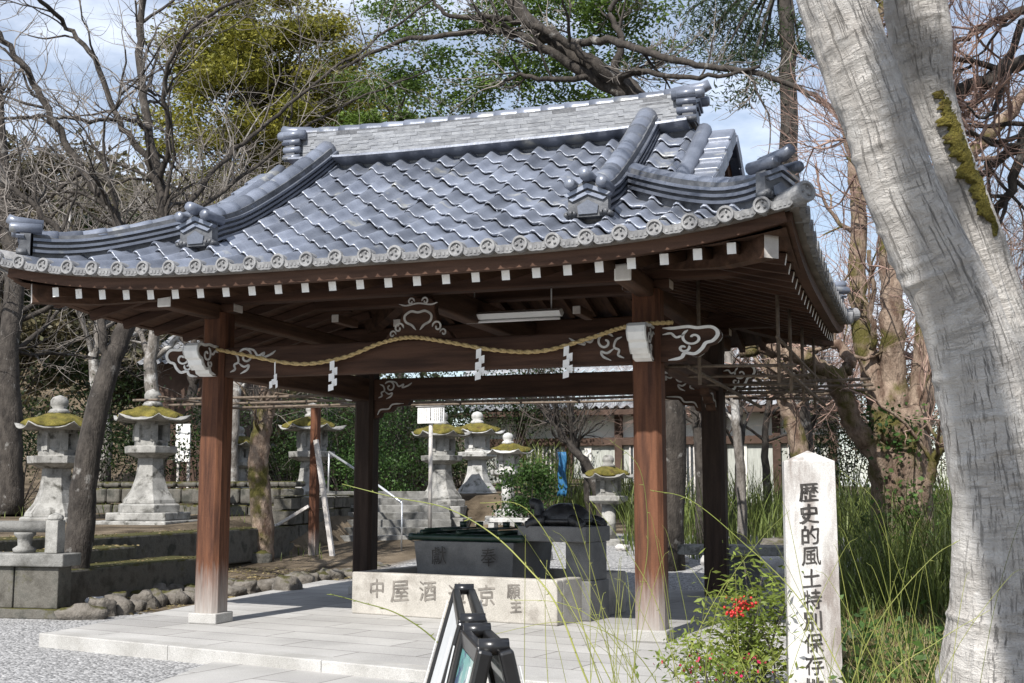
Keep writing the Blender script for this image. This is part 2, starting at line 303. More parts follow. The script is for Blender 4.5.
# ground materials
def ground_mat():
    m = bpy.data.materials.new('gravel_and_earth'); m.use_nodes = True; t = m.node_tree; N = t.nodes; K = t.links.new; P = N['Principled BSDF']; P.inputs['Roughness'].default_value = .95
    P.inputs['Specular IOR Level'].default_value = .15
    g = N.new('ShaderNodeNewGeometry'); v = N.new('ShaderNodeTexVoronoi'); v.inputs['Scale'].default_value = 38; K(g.outputs['Position'], v.inputs['Vector'])
    hs = N.new('ShaderNodeSeparateColor'); K(v.outputs['Color'], hs.inputs[0])
    r = N.new('ShaderNodeValToRGB'); r.color_ramp.elements[0].color = (.13, .13, .13, 1); r.color_ramp.elements[1].color = (.46, .455, .45, 1); K(hs.outputs[0], r.inputs[0])
    n = N.new('ShaderNodeTexNoise'); n.inputs['Scale'].default_value = 1.3; n.inputs['Detail'].default_value = 8; K(g.outputs['Position'], n.inputs['Vector'])
    e = N.new('ShaderNodeValToRGB'); e.color_ramp.elements[0].position = .35; e.color_ramp.elements[1].position = .68
    e.color_ramp.elements[0].color = (.055, .042, .028, 1); e.color_ramp.elements[1].color = (.19, .15, .105, 1); K(n.outputs['Fac'], e.inputs[0])
    at_ = N.new('ShaderNodeVertexColor'); at_.layer_name = 'gravel'
    mx_ = N.new('ShaderNodeMix'); mx_.data_type = 'RGBA'; sp = N.new('ShaderNodeSeparateColor'); K(at_.outputs[0], sp.inputs[0])
    K(sp.outputs[0], mx_.inputs[0]); K(e.outputs[0], mx_.inputs[6]); K(r.outputs[0], mx_.inputs[7]); K(mx_.outputs[2], P.inputs['Base Color'])
    b = N.new('ShaderNodeBump'); b.inputs['Strength'].default_value = .8; b.inputs['Distance'].default_value = .02; K(v.outputs['Distance'], b.inputs['Height']); b.invert = True; K(b.outputs[0], P.inputs['Normal'])
    return m
def paving_mat(name, rz, bw, bh, a, b, mortar):
    m = bpy.data.materials.new(name); m.use_nodes = True; t = m.node_tree; N = t.nodes; K = t.links.new; P = N['Principled BSDF']; P.inputs['Roughness'].default_value = .85
    P.inputs['Specular IOR Level'].default_value = .25
    g = N.new('ShaderNodeNewGeometry'); mp_ = N.new('ShaderNodeMapping'); mp_.inputs['Rotation'].default_value = (0, 0, rz); K(g.outputs['Position'], mp_.inputs['Vector'])
    br = N.new('ShaderNodeTexBrick'); br.inputs['Scale'].default_value = 1.0; br.inputs['Brick Width'].default_value = bw; br.inputs['Row Height'].default_value = bh; br.inputs['Mortar Size'].default_value = .009
    br.inputs['Mortar Smooth'].default_value = .3
    br.inputs['Color1'].default_value = (*a, 1); br.inputs['Color2'].default_value = (*b, 1); br.inputs['Mortar'].default_value = (*mortar, 1); br.offset = .4; K(mp_.outputs[0], br.inputs['Vector'])
    n = N.new('ShaderNodeTexNoise'); n.inputs['Scale'].default_value = 110; n.inputs['Detail'].default_value = 3; K(g.outputs['Position'], n.inputs['Vector'])
    n2 = N.new('ShaderNodeTexNoise'); n2.inputs['Scale'].default_value = 1.1; n2.inputs['Detail'].default_value = 7; K(g.outputs['Position'], n2.inputs['Vector'])
    ad = N.new('ShaderNodeMath'); ad.operation = 'ADD'; K(n.outputs['Fac'], ad.inputs[0]); K(n2.outputs['Fac'], ad.inputs[1])
    r = N.new('ShaderNodeMapRange'); r.inputs[1].default_value = .6; r.inputs[2].default_value = 1.4; r.inputs[3].default_value = .62; r.inputs[4].default_value = 1.22; K(ad.outputs[0], r.inputs[0])
    x = N.new('ShaderNodeMix'); x.data_type = 'RGBA'; x.blend_type = 'MULTIPLY'; x.inputs[0].default_value = 1; K(br.outputs['Color'], x.inputs[6])
    c_ = N.new('ShaderNodeCombineColor'); [K(r.outputs[0], c_.inputs[i]) for i in range(3)]; K(c_.outputs[0], x.inputs[7]); K(x.outputs[2], P.inputs['Base Color'])
    bp = N.new('ShaderNodeBump'); bp.inputs['Strength'].default_value = .3; bp.inputs['Distance'].default_value = .006; K(n.outputs['Fac'], bp.inputs['Height']); K(bp.outputs[0], P.inputs['Normal'])
    return m
M['ground'] = ground_mat()
TR = math.atan2(-.52, 2.64)          # platform and trough sit skewed to the posts
M['paving'] = paving_mat('platform_paving', -TR, 1.5, .46, (.36, .35, .335), (.46, .45, .43), (.15, .14, .13))
M['path'] = paving_mat('path_paving', -TR+R(90), 1.9, .62, (.35, .34, .325), (.43, .42, .40), (.17, .16, .15))

# ================================================================== SETTING
def sstep(x, a, b):
    t = np.clip((x-a)/(b-a), 0, 1); return t*t*(3-2*t)
def gz(x, y):
    x = np.asarray(x, float); y = np.asarray(y, float)
    z = .062*np.clip(y-18.3, 0, 22)
    terr = sstep(-x, 12.5, 12.9)*sstep(y, 13.0, 14.0)
    z = np.maximum(z, .78*terr+.04*np.clip(y-17, 0, 8)*terr)
    t2 = sstep(-x-.0*y, 9.0, 10.0)*sstep(y, 27.5, 29.0)
    z = z+.75*t2*(1-terr)
    hill = sstep(y-.55*x, 62, 125)*24.0
    z = z+hill*sstep(-x-.42*y, 0, 22)
    mound = .28*np.exp(-((x-1.9)**2/2.2+(y-9.5)**2/5.0))
    return z+mound
def gzs(x, y): return float(gz(x, y))
xs = np.unique(np.concatenate([np.linspace(-220, -30, 30), np.linspace(-30, 8, 96), np.linspace(8, 160, 24)]))
ys = np.unique(np.concatenate([np.linspace(-30, 4, 10), np.linspace(4, 34, 90), np.linspace(34, 130, 40), np.linspace(130, 900, 12)]))
XX, YY = np.meshgrid(xs, ys); ZZ = gz(XX, YY)+.02*np.sin(XX*2.1)*np.cos(YY*1.7)*sstep(YY, 18.5, 21)
mb = MB(); nx, ny = len(xs), len(ys)
mb.add(np.stack([XX, YY, ZZ], -1), [(j*nx+i, j*nx+i+1, (j+1)*nx+i+1, (j+1)*nx+i) for j in range(ny-1) for i in range(nx-1)], 0, True)
ground = mb.build('ground', M['ground']); tag(ground, kind='structure')
ca = ground.data.color_attributes.new('gravel', 'FLOAT_COLOR', 'POINT')
gx = XX.ravel(); gy = YY.ravel()
grav = ((gy < 13.2-.25*(gx+9.5)*0) & (gx < -1.2)).astype(float)+((gy > 17.2) & (gy < 27) & (gx > -9.4) & (gx < -1.5)).astype(float)
ca.data.foreach_set('color', np.stack([grav, grav, grav, np.ones_like(grav)], -1).ravel())
# stone platform under the pavilion, skewed
def poly_slab(name, pts, z0, z1, m, bev=.012):
    mb = MB(); mb.prism([(p[0], p[1]) for p in pts], (0, 0, z0), (1, 0, 0), (0, 1, 0), (0, 0, z1-z0)); return mb.build(name, m, bev=bev)
PZ = .13
fl = (-8.40, 10.20); fd = np.array([.975, -.222]); fr = tuple(np.array(fl)+fd*7.6); bl = (-9.1, 17.4); br_ = (-1.0, 17.4)
PLAT = [fl, (-4.82, 9.38), fr, (-.9, 11.6), br_, bl]
tag(poly_slab('platform_floor', PLAT, -.2, PZ, M['paving']), kind='structure')
kerb = MB()
for i, (a_, b_) in enumerate(zip(PLAT[:2], PLAT[1:3])):
    a_ = np.array(a_); b_ = np.array(b_); d = unit(b_-a_); nrm = np.array([d[1], -d[0]]); L0 = np.linalg.norm(b_-a_); k = int(L0/1.25)
    for j in range(k):
        p = a_+d*L0*j/k; q = a_+d*(L0*(j+1)/k-.006); m0 = (p+q)/2+nrm*.0
        kerb.box((m0[0]+nrm[0]*.02, m0[1]+nrm[1]*.02, PZ/2-.05), (np.linalg.norm(q-p), .22, PZ+.106), math.atan2(d[1], d[0]))
tag(kerb.build('platform_kerb', M['granite'], bev=.01), kind='structure')
pp = [atz(148, 690, 0)[:2], atz(240, 655, 0)[:2], atz(445, 664, 0)[:2], atz(640, 676, 0)[:2], (0.2, 7.9), (0.6, 4.5), (-4.2, 4.5)]
tag(poly_slab('stone_path', pp, -.1, .035, M['path'], .008), kind='structure')

# ================================================================== PAVILION
PX0, PY0 = -4.94, 13.40
XL, XR_, YF, YB = -7.37, -2.51, 11.50, 15.30
A_, B_, G_ = 4.04, 3.55, 2.695
E_ = A_-G_; PIT = 2*A_/27
pav = thing('wash_pavilion', 'open timber pavilion with hip-and-gable roof of grey smoked tiles over the stone water trough', 'pavilion', (PX0, PY0, PZ))
def prof(d): return 3.66+.42*d+.0404*d*d
def lift(x, y): return .25*min(1.15, abs(x)/A_)**4*min(1.15, abs(y)/B_)**4
def Hf(x, d, sy=-1): return prof(d)+lift(x, B_-d)
def P3(x, y, z): return np.array([PX0+x, PY0+y, z])
def tprof(u): return .040*math.cos(2*math.pi*(u-.10))+.016*math.cos(4*math.pi*(u-.10))
US = np.linspace(0, 1, 13)
def tile_slope(mb, axis, sgn, ncol, half, other, dmax_fn, ncourse, dtop):
    pit = 2*half/ncol; dd = dtop/ncourse
    for i in range(ncol):
        s0 = -half+i*pit
        for j in range(ncourse):
            d0 = j*dd-.05; d1 = min(d0+dd*1.12, dtop+.03); sc = s0+pit/2
            if not dmax_fn(abs(sc), d0+.12): continue
            jit = rnd.uniform(-.010, .010); jx = rnd.uniform(-.010, .010); jt = rnd.uniform(-.010, .010); rows = []
            for d, off in ((d0+.06, .0), (d0, .030+jit), (d0+.018, .046+jit), (d1, .004)):
                row = []
                for u in US:
                    s = s0+u*pit*1.04+jx
                    z = prof(max(d, -.06))+lift(s if axis == 'x' else A_-d, (B_-d) if axis == 'x' else s)+tprof(u)+off+jt*(u-.5)
                    do = (A_-abs(s) if abs(s) > G_ else 99) if axis == 'x' else B_-abs(s)
                    if do < d: z = min(z, prof(max(do, -.06))+lift(s if axis == 'x' else A_-d, (B_-d) if axis == 'x' else s)-.02)
                    row.append(P3(s, sgn*(other-d), z) if axis == 'x' else P3(sgn*(other-d), s, z))
                rows.append(row)
            n = len(US); V = np.array(rows).reshape(-1, 3)
            fc = [(r*n+q, r*n+q+1, (r+1)*n+q+1, (r+1)*n+q) for r in range(3) for q in range(n-1)]
            mb.add(V, fc, 0, False)
            for t in range(len(fc)): mb.s[-1-t] = True
mb = MB()
inx = lambda s, d: (s < G_) or (d < A_-s+.20)
iny = lambda s, d: d < min(B_-s+.20, E_+.1)
for sg in (-1, 1):
    tile_slope(mb, 'x', sg, 27, A_, B_, inx, 11, 3.5)
    tile_slope(mb, 'y', sg, 24, B_, A_, iny, 4, 1.42)
tiles = mb.build('roof_tiles', M['tile'], pav)
# eave end tiles, one each
et = MB()
for r0, r1, y in ((.083, .083, 0), ): pass
ring = []
def disc(mb, c, ax, r, ln, mi=0, n=18):
    c = np.array(c, float); ax = unit(ax); a = unit(np.cross(ax, (0, 0, 1))) if abs(ax[2]) < .9 else np.array([1., 0, 0]); b = np.cross(a, ax)
    th = np.arange(n)*2*math.pi/n; cs = [np.cos(t)*a+np.sin(t)*b for t in th]
    prof_ = [(r, -ln), (r, 0), (r*.94, .006), (r*.72, .006), (r*.64, -.012), (.001, -.012)]
    mb.loft([[c+ax*z+q*rr for q in cs] for rr, z in prof_], mi, False)
    for k in range(3):
        t = cs[int(k*n/3)]; mb.tube([c+t*r*.30-ax*.004, c+t*r*.50-ax*.004+np.cross(ax, t)*r*.16], [.011, .006], 5, mi)
def eave_tile_mesh():
    mb = MB(); disc(mb, (0, -.015, .008), (0, -1, 0), .073, .12)
    n = 9; V = []
    for z_, dy_ in ((.0, 0), (-.075, 0), (-.075, .05)):
        for q in np.linspace(.2, 1.0, n):
            V.append((q*PIT+.012*0, dy_-.004, tprof(q+.08)*.95+z_+.035))
    mb.add(V, [(r*n+i, r*n+i+1, (r+1)*n+i+1, (r+1)*n+i) for r in range(2) for i in range(n-1)], 0, False)
    for q in np.linspace(.34, .86, 5): mb.box((q*PIT, -.007, tprof(q+.08)*.95-.005), (.022, .006, .03))
    return mb
em = eave_tile_mesh().build('eave_tile', M['tile_end'], pav, (0, 0, 0))
em0 = em; first = True
def place_eave(x, y, z, rz, tilt=0):
    global first
    o = em0 if first else em0.copy()
    if not first: C.objects.link(o); o.parent = pav
    first = False
    o.location = (x, y, z-PZ); o.rotation_euler = (0, tilt, rz)
em.data.transform(Matrix.Translation(Vector((PX0, PY0, PZ))))
for i in range(27):
    x = -A_+i*PIT+.025; place_eave(x, -B_-.055, prof(-.05)+lift(x, B_)+.035, 0, -math.atan(.25*4*abs(x)**3/A_**4)*(1 if x > 0 else -1))
PITY = 2*B_/24
for i in range(24):
    y = -B_+i*PITY+.025; place_eave(A_+.055, y, prof(-.05)+lift(A_, y)+.035, R(90), -math.atan(.25*4*abs(y)**3/B_**4)*(1 if y > 0 else -1))
for i in range(24):
    y = B_-i*PITY-.025; place_eave(-A_-.055, y, prof(-.05)+lift(A_, y)+.035, R(-90), math.atan(.25*4*abs(y)**3/B_**4)*(1 if y > 0 else -1))
# ridges
def cap_row(mb, path, r, seg, z, mi=0):
    P = np.asarray(path, float); dl = np.r_[0, np.cumsum(np.linalg.norm(np.diff(P, axis=0), axis=1))]; n = max(1, int(round(dl[-1]/seg)))
    for i in range(n):
        q = [np.array([np.interp(s, dl, P[:, k]) for k in range(3)]) for s in np.linspace(dl[-1]*i/n-.0, dl[-1]*(i+1)/n+.02, 4)]
        q = np.array(q); q[:, 2] += z; k = rnd.uniform(.97, 1.03)
        sec = [(r*k*math.cos(t), r*k*math.sin(t)) for t in np.linspace(-.25, math.pi+.25, 10)]
        T = q[-1]-q[0]; t = unit(T); sd_ = unit(np.cross(t, (0, 0, 1))); u = np.cross(sd_, t); V = []
        for p, f_ in zip(q, (1.0, .99, .92, .90)): V += [p+sd_*a*f_+u*b*f_ for a, b in sec]
        m_ = len(sec); fc = [(a*m_+b, a*m_+b+1, (a+1)*m_+b+1, (a+1)*m_+b) for a in range(3) for b in range(m_-1)]+[tuple(range(m_))[::-1]]
        mb.add(V, fc, mi, False)
        for t_ in range(1, len(fc)): mb.s[-1-t_] = True
def ridge(path, wd, nl, lh, cr_, seg):
    lay = MB(); P = np.asarray(path, float); h = wd/2
    lay.sweep(P, [(-h+.045, -.16), (h-.045, -.16), (h-.045, nl*lh), (-h+.045, nl*lh)], 1)
    for l in range(nl):
        Q = P.copy(); Q[:, 2] += l*lh-.01; wl = h*(1.10 if l == 0 else 1-.02*l); t = lh*.46
        lay.sweep(Q, [(-wl, 0), (wl, 0), (wl, t), (-wl, t)])
    cp = MB(); cap_row(cp, P, cr_, seg, nl*lh-.02)
    return lay, cp
def onigawara(o, fw, s=1.0, up_horn=False):
    fw = unit(fw); sd_ = np.cross(fw, (0, 0, 1)); o = np.array(o, float); mb = MB(); up = np.array([0, 0, 1.])
    prism = lambda outl, off, dep, mi=0: mb.prism([(a*s, b*s) for a, b in outl], o+fw*off, sd_, up, fw*dep, mi)
    prism([(-.17, 0), (.17, 0), (.17, .20), (.13, .25), (0, .31), (-.13, .25), (-.17, .20)], -.06*s, .10*s)
    prism([(-.20, .185), (-.17, .165), (0, .235), (.17, .165), (.20, .185), (0, .275)], .0, .075*s, 1)
    prism([(-.16, .15), (-.13, .13), (0, .185), (.13, .13), (.16, .15), (0, .215)], .0, .06*s, 1)
    prism([(-.08, .02), (.08, .02), (.09, .09), (0, .14), (-.09, .09)], .03*s, .025*s, 1)
    for sg in (-1, 1):
        for k, (dx_, dz_, rr) in enumerate(((.15, .035, .035), (.185, .02, .025), (.115, .03, .025))):
            mb.tube([o+sd_*sg*dx_*s+up*dz_*s-fw*.03*s, o+sd_*sg*dx_*s+up*dz_*s+fw*.065*s], [rr*s, rr*s*.8], 8, 0)
        c = o+sd_*sg*.135*s+up*.27*s; mb.tube([c-fw*.16*s, c+fw*.12*s, c+fw*.14*s], [.05*s, .05*s, .04*s], 10, 1)
    c = o+up*.335*s; e = up*.05*s if up_horn else up*.01*s
    mb.tube([c-fw*.16*s, c+fw*.10*s+e*.4, c+fw*.17*s+e], [.052*s, .055*s, .047*s], 10, 1)
    return mb
xr = np.linspace(-G_+.16, G_-.14, 26)
main = MB(); zr = prof(3.5)-.03
def rz_(x): return zr+.06*(abs(x)/G_)**3
RE = G_-.16
for l in range(9):
    z = .075+l*.043; wl = (.36 if l == 0 else .27-.006*l); xx = -RE-.0-(.08 if l % 2 else 0)
    while xx < RE:
        ln = rnd.uniform(.26, .31); x1 = min(xx+ln, RE+.02)
        if x1-xx > .02: main.box(P3((xx+x1)/2, 0, rz_((xx+x1)/2)+z), (x1-xx-.003, wl+rnd.uniform(-.006, .006), .039))
        xx += ln
main.sweep([P3(x, 0, rz_(x)+.0) for x in xr], [(-.12, -.1), (.12, -.1), (.11, .46), (-.11, .46)], 1)
for sg in (-1, 1):
    main.sweep([P3(x, sg*.20, rz_(x)+.035) for x in xr], [(-.11, -.012), (.11, -.012), (.11, .02), (-.11, .02)], 2, up=(0, -sg*.35, 1))
rg = main.build('main_ridge', [M['noshi'], M['oni'], M['tile']], pav)
cp = MB(); cap_row(cp, [P3(x, 0, rz_(x)) for x in xr], .10, .30, .455); cp.build('ridge_cap', M['tile'], rg)
for sg in (-1, 1):
    om = onigawara(P3(sg*(G_-.13), 0, rz_(G_)+.06), (sg, 0, 0), 1.25, True)
    for k in range(4): om.tube([P3(sg*(G_-.27), -.19, rz_(G_)+.10+.10*k), P3(sg*(G_-.05), -.19, rz_(G_)+.10+.10*k)], .045, 8, 1)
    om.build('onigawara', [M['oni'], M['tile']], rg)
KX = 2.06
for sx in (-1, 1):
    for sy in (-1, 1):
        path = [P3(sx*(KX+.05*(1-d/3.5)), sy*(B_-d), prof(d)+lift(KX, B_-d)+.055+.06*math.exp(-((d-.78)/.35)**2)) for d in np.linspace(3.42, .74, 16)]
        lay, cp = ridge(path, .34, 4, .056, .125, .30)
        o = lay.build('descending_ridge', [M['tile'], M['oni']], pav); cp.build('ridge_cap', M['tile'], o)
        onigawara(np.array(path[-1])+np.array([0, sy*.05, -.06]), (0, sy, 0), 1.12).build('onigawara', [M['oni'], M['tile']], o)
        path = []
        for s in np.linspace(-.30, .83, 14):
            x = G_+s*E_; d = E_*(1-s)
            path.append(P3(sx*x, sy*(B_-d), prof(d)+lift(x, B_-d)+.06+.09*max(0, s-.45)**2*3))
        lay, cp = ridge(path, .26, 3, .062, .085, .24)
        o = lay.build('corner_ridge', [M['tile'], M['oni']], pav); cp.build('ridge_cap', M['tile'], o)
        onigawara(np.array(path[-1])+np.array([sx*.05, sy*.05, -.05]), (sx*.8, sy*.6, 0), 1.05, True).build('onigawara', [M['oni'], M['tile']], o)
        ct = MB(); cpt = P3(sx*A_, sy*B_, prof(0)+lift(A_, B_)+.03); dg = unit((sx, sy, .16))
        ct.tube([cpt-dg*.55, cpt+dg*.10], .085, 12); disc(ct, cpt+dg*.13, dg, .09, .1); ct.build('corner_tile', [M['tile_end']], pav)
# gable ends
for sx in (-1, 1):
    gm = MB(); gm.prism([(-B_+E_+.1, prof(E_)-.1), (B_-E_-.1, prof(E_)-.1), (0, prof(3.5)+.05)], P3(sx*(G_-.10), 0, 0), (0, 1, 0), (0, 0, 1), (sx*.05, 0, 0))
    for k in range(-6, 7): gm.box(P3(sx*(G_-.03), k*.24, 0)+np.array([0, 0, (prof(E_)+prof(3.4-abs(k)*.24)-.1)/2-.06]), (.03, .05, max(.05, prof(3.4-abs(k)*.24)-prof(E_)-.05)))
    gm.build('gable_wall', M['wood_y'], pav)
    for sy in (-1, 1):
        vt = MB(); nd = 7; d0 = E_-.02; dd = (3.45-d0)/nd
        for j in range(nd):
            a0 = d0+j*dd; a1 = a0+dd*1.1
            p = [P3(sx*x, sy*(B_-d), prof(d)+o_) for d, o_ in ((a0, .05), (a1, .01)) for x in (G_+.05, G_+.36)]
            q = [v-np.array([0, 0, .045]) for v in p]
            vt.add(p+q, [(0, 1, 3, 2), (4, 6, 7, 5), (0, 4, 5, 1), (1, 5, 7, 3), (2, 3, 7, 6), (0, 2, 6, 4)])
            p0 = P3(sx*(G_+.36), sy*(B_-a0), prof(a0)); p1 = P3(sx*(G_+.36), sy*(B_-a1), prof(a1)-.03)
            vt.beam(p0-np.array([0, 0, .05]), p1-np.array([0, 0, .05]), .03, .16)
        v = vt.build('verge_tile_course', M['tile'], pav, bev=.006)
        rt = MB(); pth = [P3(sx*(G_+.03), sy*(B_-d), prof(d)+.045) for d in np.linspace(3.42, E_-.05, 10)]
        rt.tube(pth, .088, 12); rt.build('verge_roll_tile', M['tile'], pav)
        bg_ = MB(); bg_.sweep([P3(sx*(G_+.22), sy*(B_-d), prof(d)-.19) for d in np.linspace(3.5, E_, 8)], [(-.02, -.13), (.02, -.13), (.02, .10), (-.02, .10)])
        bg_.build('bargeboard', M['fascia'], pav)
# ---- timber under the roof
RS = .27
def Uz(x, y):   # rafter centre line under the eaves
    d = min(A_-abs(x), B_-abs(y)); return prof(0)-.245+RS*d+lift(x, y)
def eave_pt(t, side, inset):
    if side == 0: x, y = -A_+inset+t*2*(A_-inset), -B_+inset
    elif side == 1: x, y = A_-inset, -B_+inset+t*2*(B_-inset)
    elif side == 2: x, y = A_-inset-t*2*(A_-inset), B_-inset
    else: x, y = -A_+inset, B_-inset-t*2*(B_-inset)
    return x, y
for side in range(4):
    fm = MB(); path = []
    for t in np.linspace(0, 1, 25):
        x, y = eave_pt(t, side, .10); path.append(P3(x, y, prof(0)+lift(x/(A_-.1)*A_, y/(B_-.1)*B_)-.105))
    fm.sweep(path, [(-.045, -.060), (.045, -.060), (.055, .075), (-.055, .075)]); fm.build('eave_fascia', M['fascia'], pav)
    fm = MB(); path = []
    for t in np.linspace(0, 1, 25):
        x, y = eave_pt(t, side, .035); path.append(P3(x, y, prof(0)+lift(x/(A_-.03)*A_, y/(B_-.03)*B_)-.02))
    fm.sweep(path, [(-.03, -.035), (.05, -.035), (.05, .03), (-.03, .03)]); fm.build('eave_batten', M['batten'], pav)
# soffit boards
sm_ = MB(); gxs = np.linspace(-A_+.1, A_-.1, 41); gys = np.linspace(-B_+.1, B_-.1, 37)
V = [P3(x, y, Uz(x, y)+.062) for y in gys for x in gxs]; n = len(gxs)
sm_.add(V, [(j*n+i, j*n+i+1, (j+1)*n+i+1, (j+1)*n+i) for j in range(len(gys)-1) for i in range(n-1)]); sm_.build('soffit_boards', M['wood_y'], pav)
NR = 25; RP = .288
for i in range(NR):
    x = (i-(NR-1)/2)*RP+.02
    for sy in (-1, 1):
        rm = MB(); dm = min(B_-.05, A_-abs(x)-.02); ds = np.linspace(.17, max(dm, .4), 7)
        pth = [P3(x, sy*(B_-d), Uz(x, B_-d)) for d in ds]
        rm.sweep(pth, [(-.038, -.048), (.038, -.048), (.038, .048), (-.038, .048)])
        rm.m[-2] = 1
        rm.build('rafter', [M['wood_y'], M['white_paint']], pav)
for i in range(20):
    y = (i-9.5)*.30
    for sx in (-1, 1):
        dm = min(1.9 if abs(y) < B_-1.9 else 9, B_-abs(y)-.02); rm = MB()
        if dm < .3: continue
        dm = min(dm, 2.0)
        pth = [P3(sx*(A_-d), y, Uz(A_-d, y)) for d in np.linspace(.17, dm, 5)]
        rm.sweep(pth, [(-.038, -.048), (.038, -.048), (.038, .048), (-.038, .048)]); rm.m[-2] = 1
        if sx == 1 or i % 2 == 0: rm.build('rafter', [M['wood_x'], M['white_paint']], pav)
for sx in (-1, 1):
    for sy in (-1, 1):
        hm = MB(); pth = [P3(sx*(A_-d), sy*(B_-d), Uz(A_-d, B_-d)-.045) for d in (.24, .7, 1.2, 1.9, 3.3)]
        hm.sweep(pth, [(-.075, -.10), (.075, -.10), (.075, .10), (-.075, .10)]); hm.m[-2] = 1; hm.build('hip_rafter', [M['wood_y'], M['grey_end']], pav)
# posts, beams
PW = .285
def post(x, y, m, name='post'):
    mb = MB(); c = PW/2; k = .045
    sec = [(-c+k, -c), (c-k, -c), (c, -c+k), (c, c-k), (c-k, c), (-c+k, c), (-c, c-k), (-c, -c+k)]
    mb.loft([[(x+a*s, y+b*s, z) for a, b in sec] for z, s in ((PZ+.10, 1.0), (3.50, .965))]); p = mb.build(name, m, pav)
    b = MB(); b.box((x, y, PZ+.055), (PW+.06, PW+.06, .11)); b.build('base_stone', M['granite'], p, bev=.012); return p
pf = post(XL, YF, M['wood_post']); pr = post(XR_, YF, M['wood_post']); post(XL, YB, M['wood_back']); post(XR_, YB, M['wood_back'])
def beam_part(name, p0, p1, wd, ht, m, ends=None, bev=.02):
    mb = MB(); mb.beam(p0, p1, wd, ht, 0, end_mi=1 if ends else None); return mb.build(name, [m]+([ends] if ends else []), pav, bev=bev)
c = PW/2-.004
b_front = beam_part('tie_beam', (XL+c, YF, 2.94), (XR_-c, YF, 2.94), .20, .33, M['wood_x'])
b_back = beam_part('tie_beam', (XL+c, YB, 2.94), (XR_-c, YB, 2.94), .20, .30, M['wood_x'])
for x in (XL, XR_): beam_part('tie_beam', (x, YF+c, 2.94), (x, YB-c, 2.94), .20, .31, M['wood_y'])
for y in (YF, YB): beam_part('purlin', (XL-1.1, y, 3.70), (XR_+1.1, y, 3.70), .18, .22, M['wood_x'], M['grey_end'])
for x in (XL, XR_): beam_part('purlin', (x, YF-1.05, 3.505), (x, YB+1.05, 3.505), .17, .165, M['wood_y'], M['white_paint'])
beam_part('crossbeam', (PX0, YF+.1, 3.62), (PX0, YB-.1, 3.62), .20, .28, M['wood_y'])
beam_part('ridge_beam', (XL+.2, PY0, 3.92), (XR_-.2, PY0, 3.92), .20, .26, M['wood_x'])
for x in (XL, XR_):
    for y in (YF, YB): beam_part('bracket_block', (x-.24, y, 3.55), (x+.24, y, 3.55), .20, .10, M['wood_x'], M['grey_end'], .02)
for x, y in ((XL+1.25, YF+.35), (XL+1.75, YF+.9), (XR_-.9, YF+.6)):
    beam_part('bracket_end', (x, y, 3.44), (x, y+.5, 3.44), .09, .09, M['wood_y'], M['grey_end'], .01)
# carved nosings at the post heads
def spiral(c, r0, turns, n, sgn=1, a0=0.0):
    return [(c[0]+r0*(1-t)*math.cos(a0+sgn*2*math.pi*turns*t), c[1]+r0*(1-t)*math.sin(a0+sgn*2*math.pi*turns*t)) for t in np.linspace(0, .86, n)]
def trace(mb, pts, o, ux, uy, nrm, wd=.02, th=.008, mi=0):
    """a flat raised band with tapered ends following a 2-D curve on a face"""
    P = smooth(pts, 5); T = np.gradient(P, axis=0); T /= np.linalg.norm(T, axis=1)[:, None]+1e-9; Nn = np.stack([-T[:, 1], T[:, 0]], -1)
    k = len(P); wv = wd/2*np.minimum(1, .25+np.minimum(np.arange(k), np.arange(k)[::-1])/4.0)
    o = np.array(o, float); ux = np.array(ux, float); uy = np.array(uy, float); nrm = np.array(nrm, float); V = []
    for i in range(k):
        for s in (-1, 1):
            q = P[i]+Nn[i]*wv[i]*s; V.append(o+ux*q[0]+uy*q[1]+nrm*th); V.append(o+ux*q[0]+uy*q[1]-nrm*.004)
    fc = []
    for i in range(k-1):
        a = i*4; b = a+4; fc += [(a, b, b+2, a+2), (a, a+1, b+1, b), (a+2, b+2, b+3, a+3)]
    mb.add(V, fc, mi)
NOSE = [(0, -.17), (.10, -.175), (.17, -.15), (.19, -.11), (.25, -.12), (.32, -.07), (.34, -.02), (.39, .0), (.43, .07), (.42, .13), (.36, .165), (.27, .16), (.20, .175), (.10, .165), (0, .17)]
NL = [[(.02, .155), (.10, .15), (.20, .16), (.27, .145), (.36, .15), (.405, .12), (.415, .07), (.38, .015), (.33, -.005), (.30, -.06), (.25, -.105), (.18, -.095), (.15, -.14), (.06, -.16)],
      spiral((.24, .05), .085, 1.3, 16, 1, 2.0), spiral((.17, -.045), .045, 1.2, 12, -1, .5), [(.02, .09), (.08, .10), (.12, .06), (.18, .085)]]
def nosing(x, y, dx, dy, white_front=False, sc=.98):
    d = np.array([dx, dy, 0.0]); s = np.array([-dy, dx, 0.0]); wd = .17; o = np.array([x, y, 2.955])+d*(PW/2-.01)
    mb = MB(); mb.prism([(a*sc, b) for a, b in NOSE], o-s*wd/2, d, (0, 0, 1), s*wd, 1 if white_front else 0)
    if white_front:
        mb.m[-len(NOSE)-2] = 0; mb.m[-len(NOSE)-1] = 0
    nb = mb.build('carved_nosing', [M['wood_x'], M['white_paint']], pav)
    cv = MB()
    for sg in (-1, 1):
        for i, l in enumerate(NL): trace(cv, l, o+s*sg*(wd/2+.001), d*sc, (0, 0, 1), s*sg, .028 if i == 0 else .020)
    cv.build('scroll_carving', M['white_paint'] if not white_front else M['white_trim'], nb)
nosing(XL, YF, -1, 0, False, 1.15); nosing(XL, YF, 0, -1, True); nosing(XR_, YF, 1, 0, False, 1.35); nosing(XR_, YF, 0, -1, True)
nosing(XR_, YB, 1, 0); nosing(XL, YB, -1, 0)
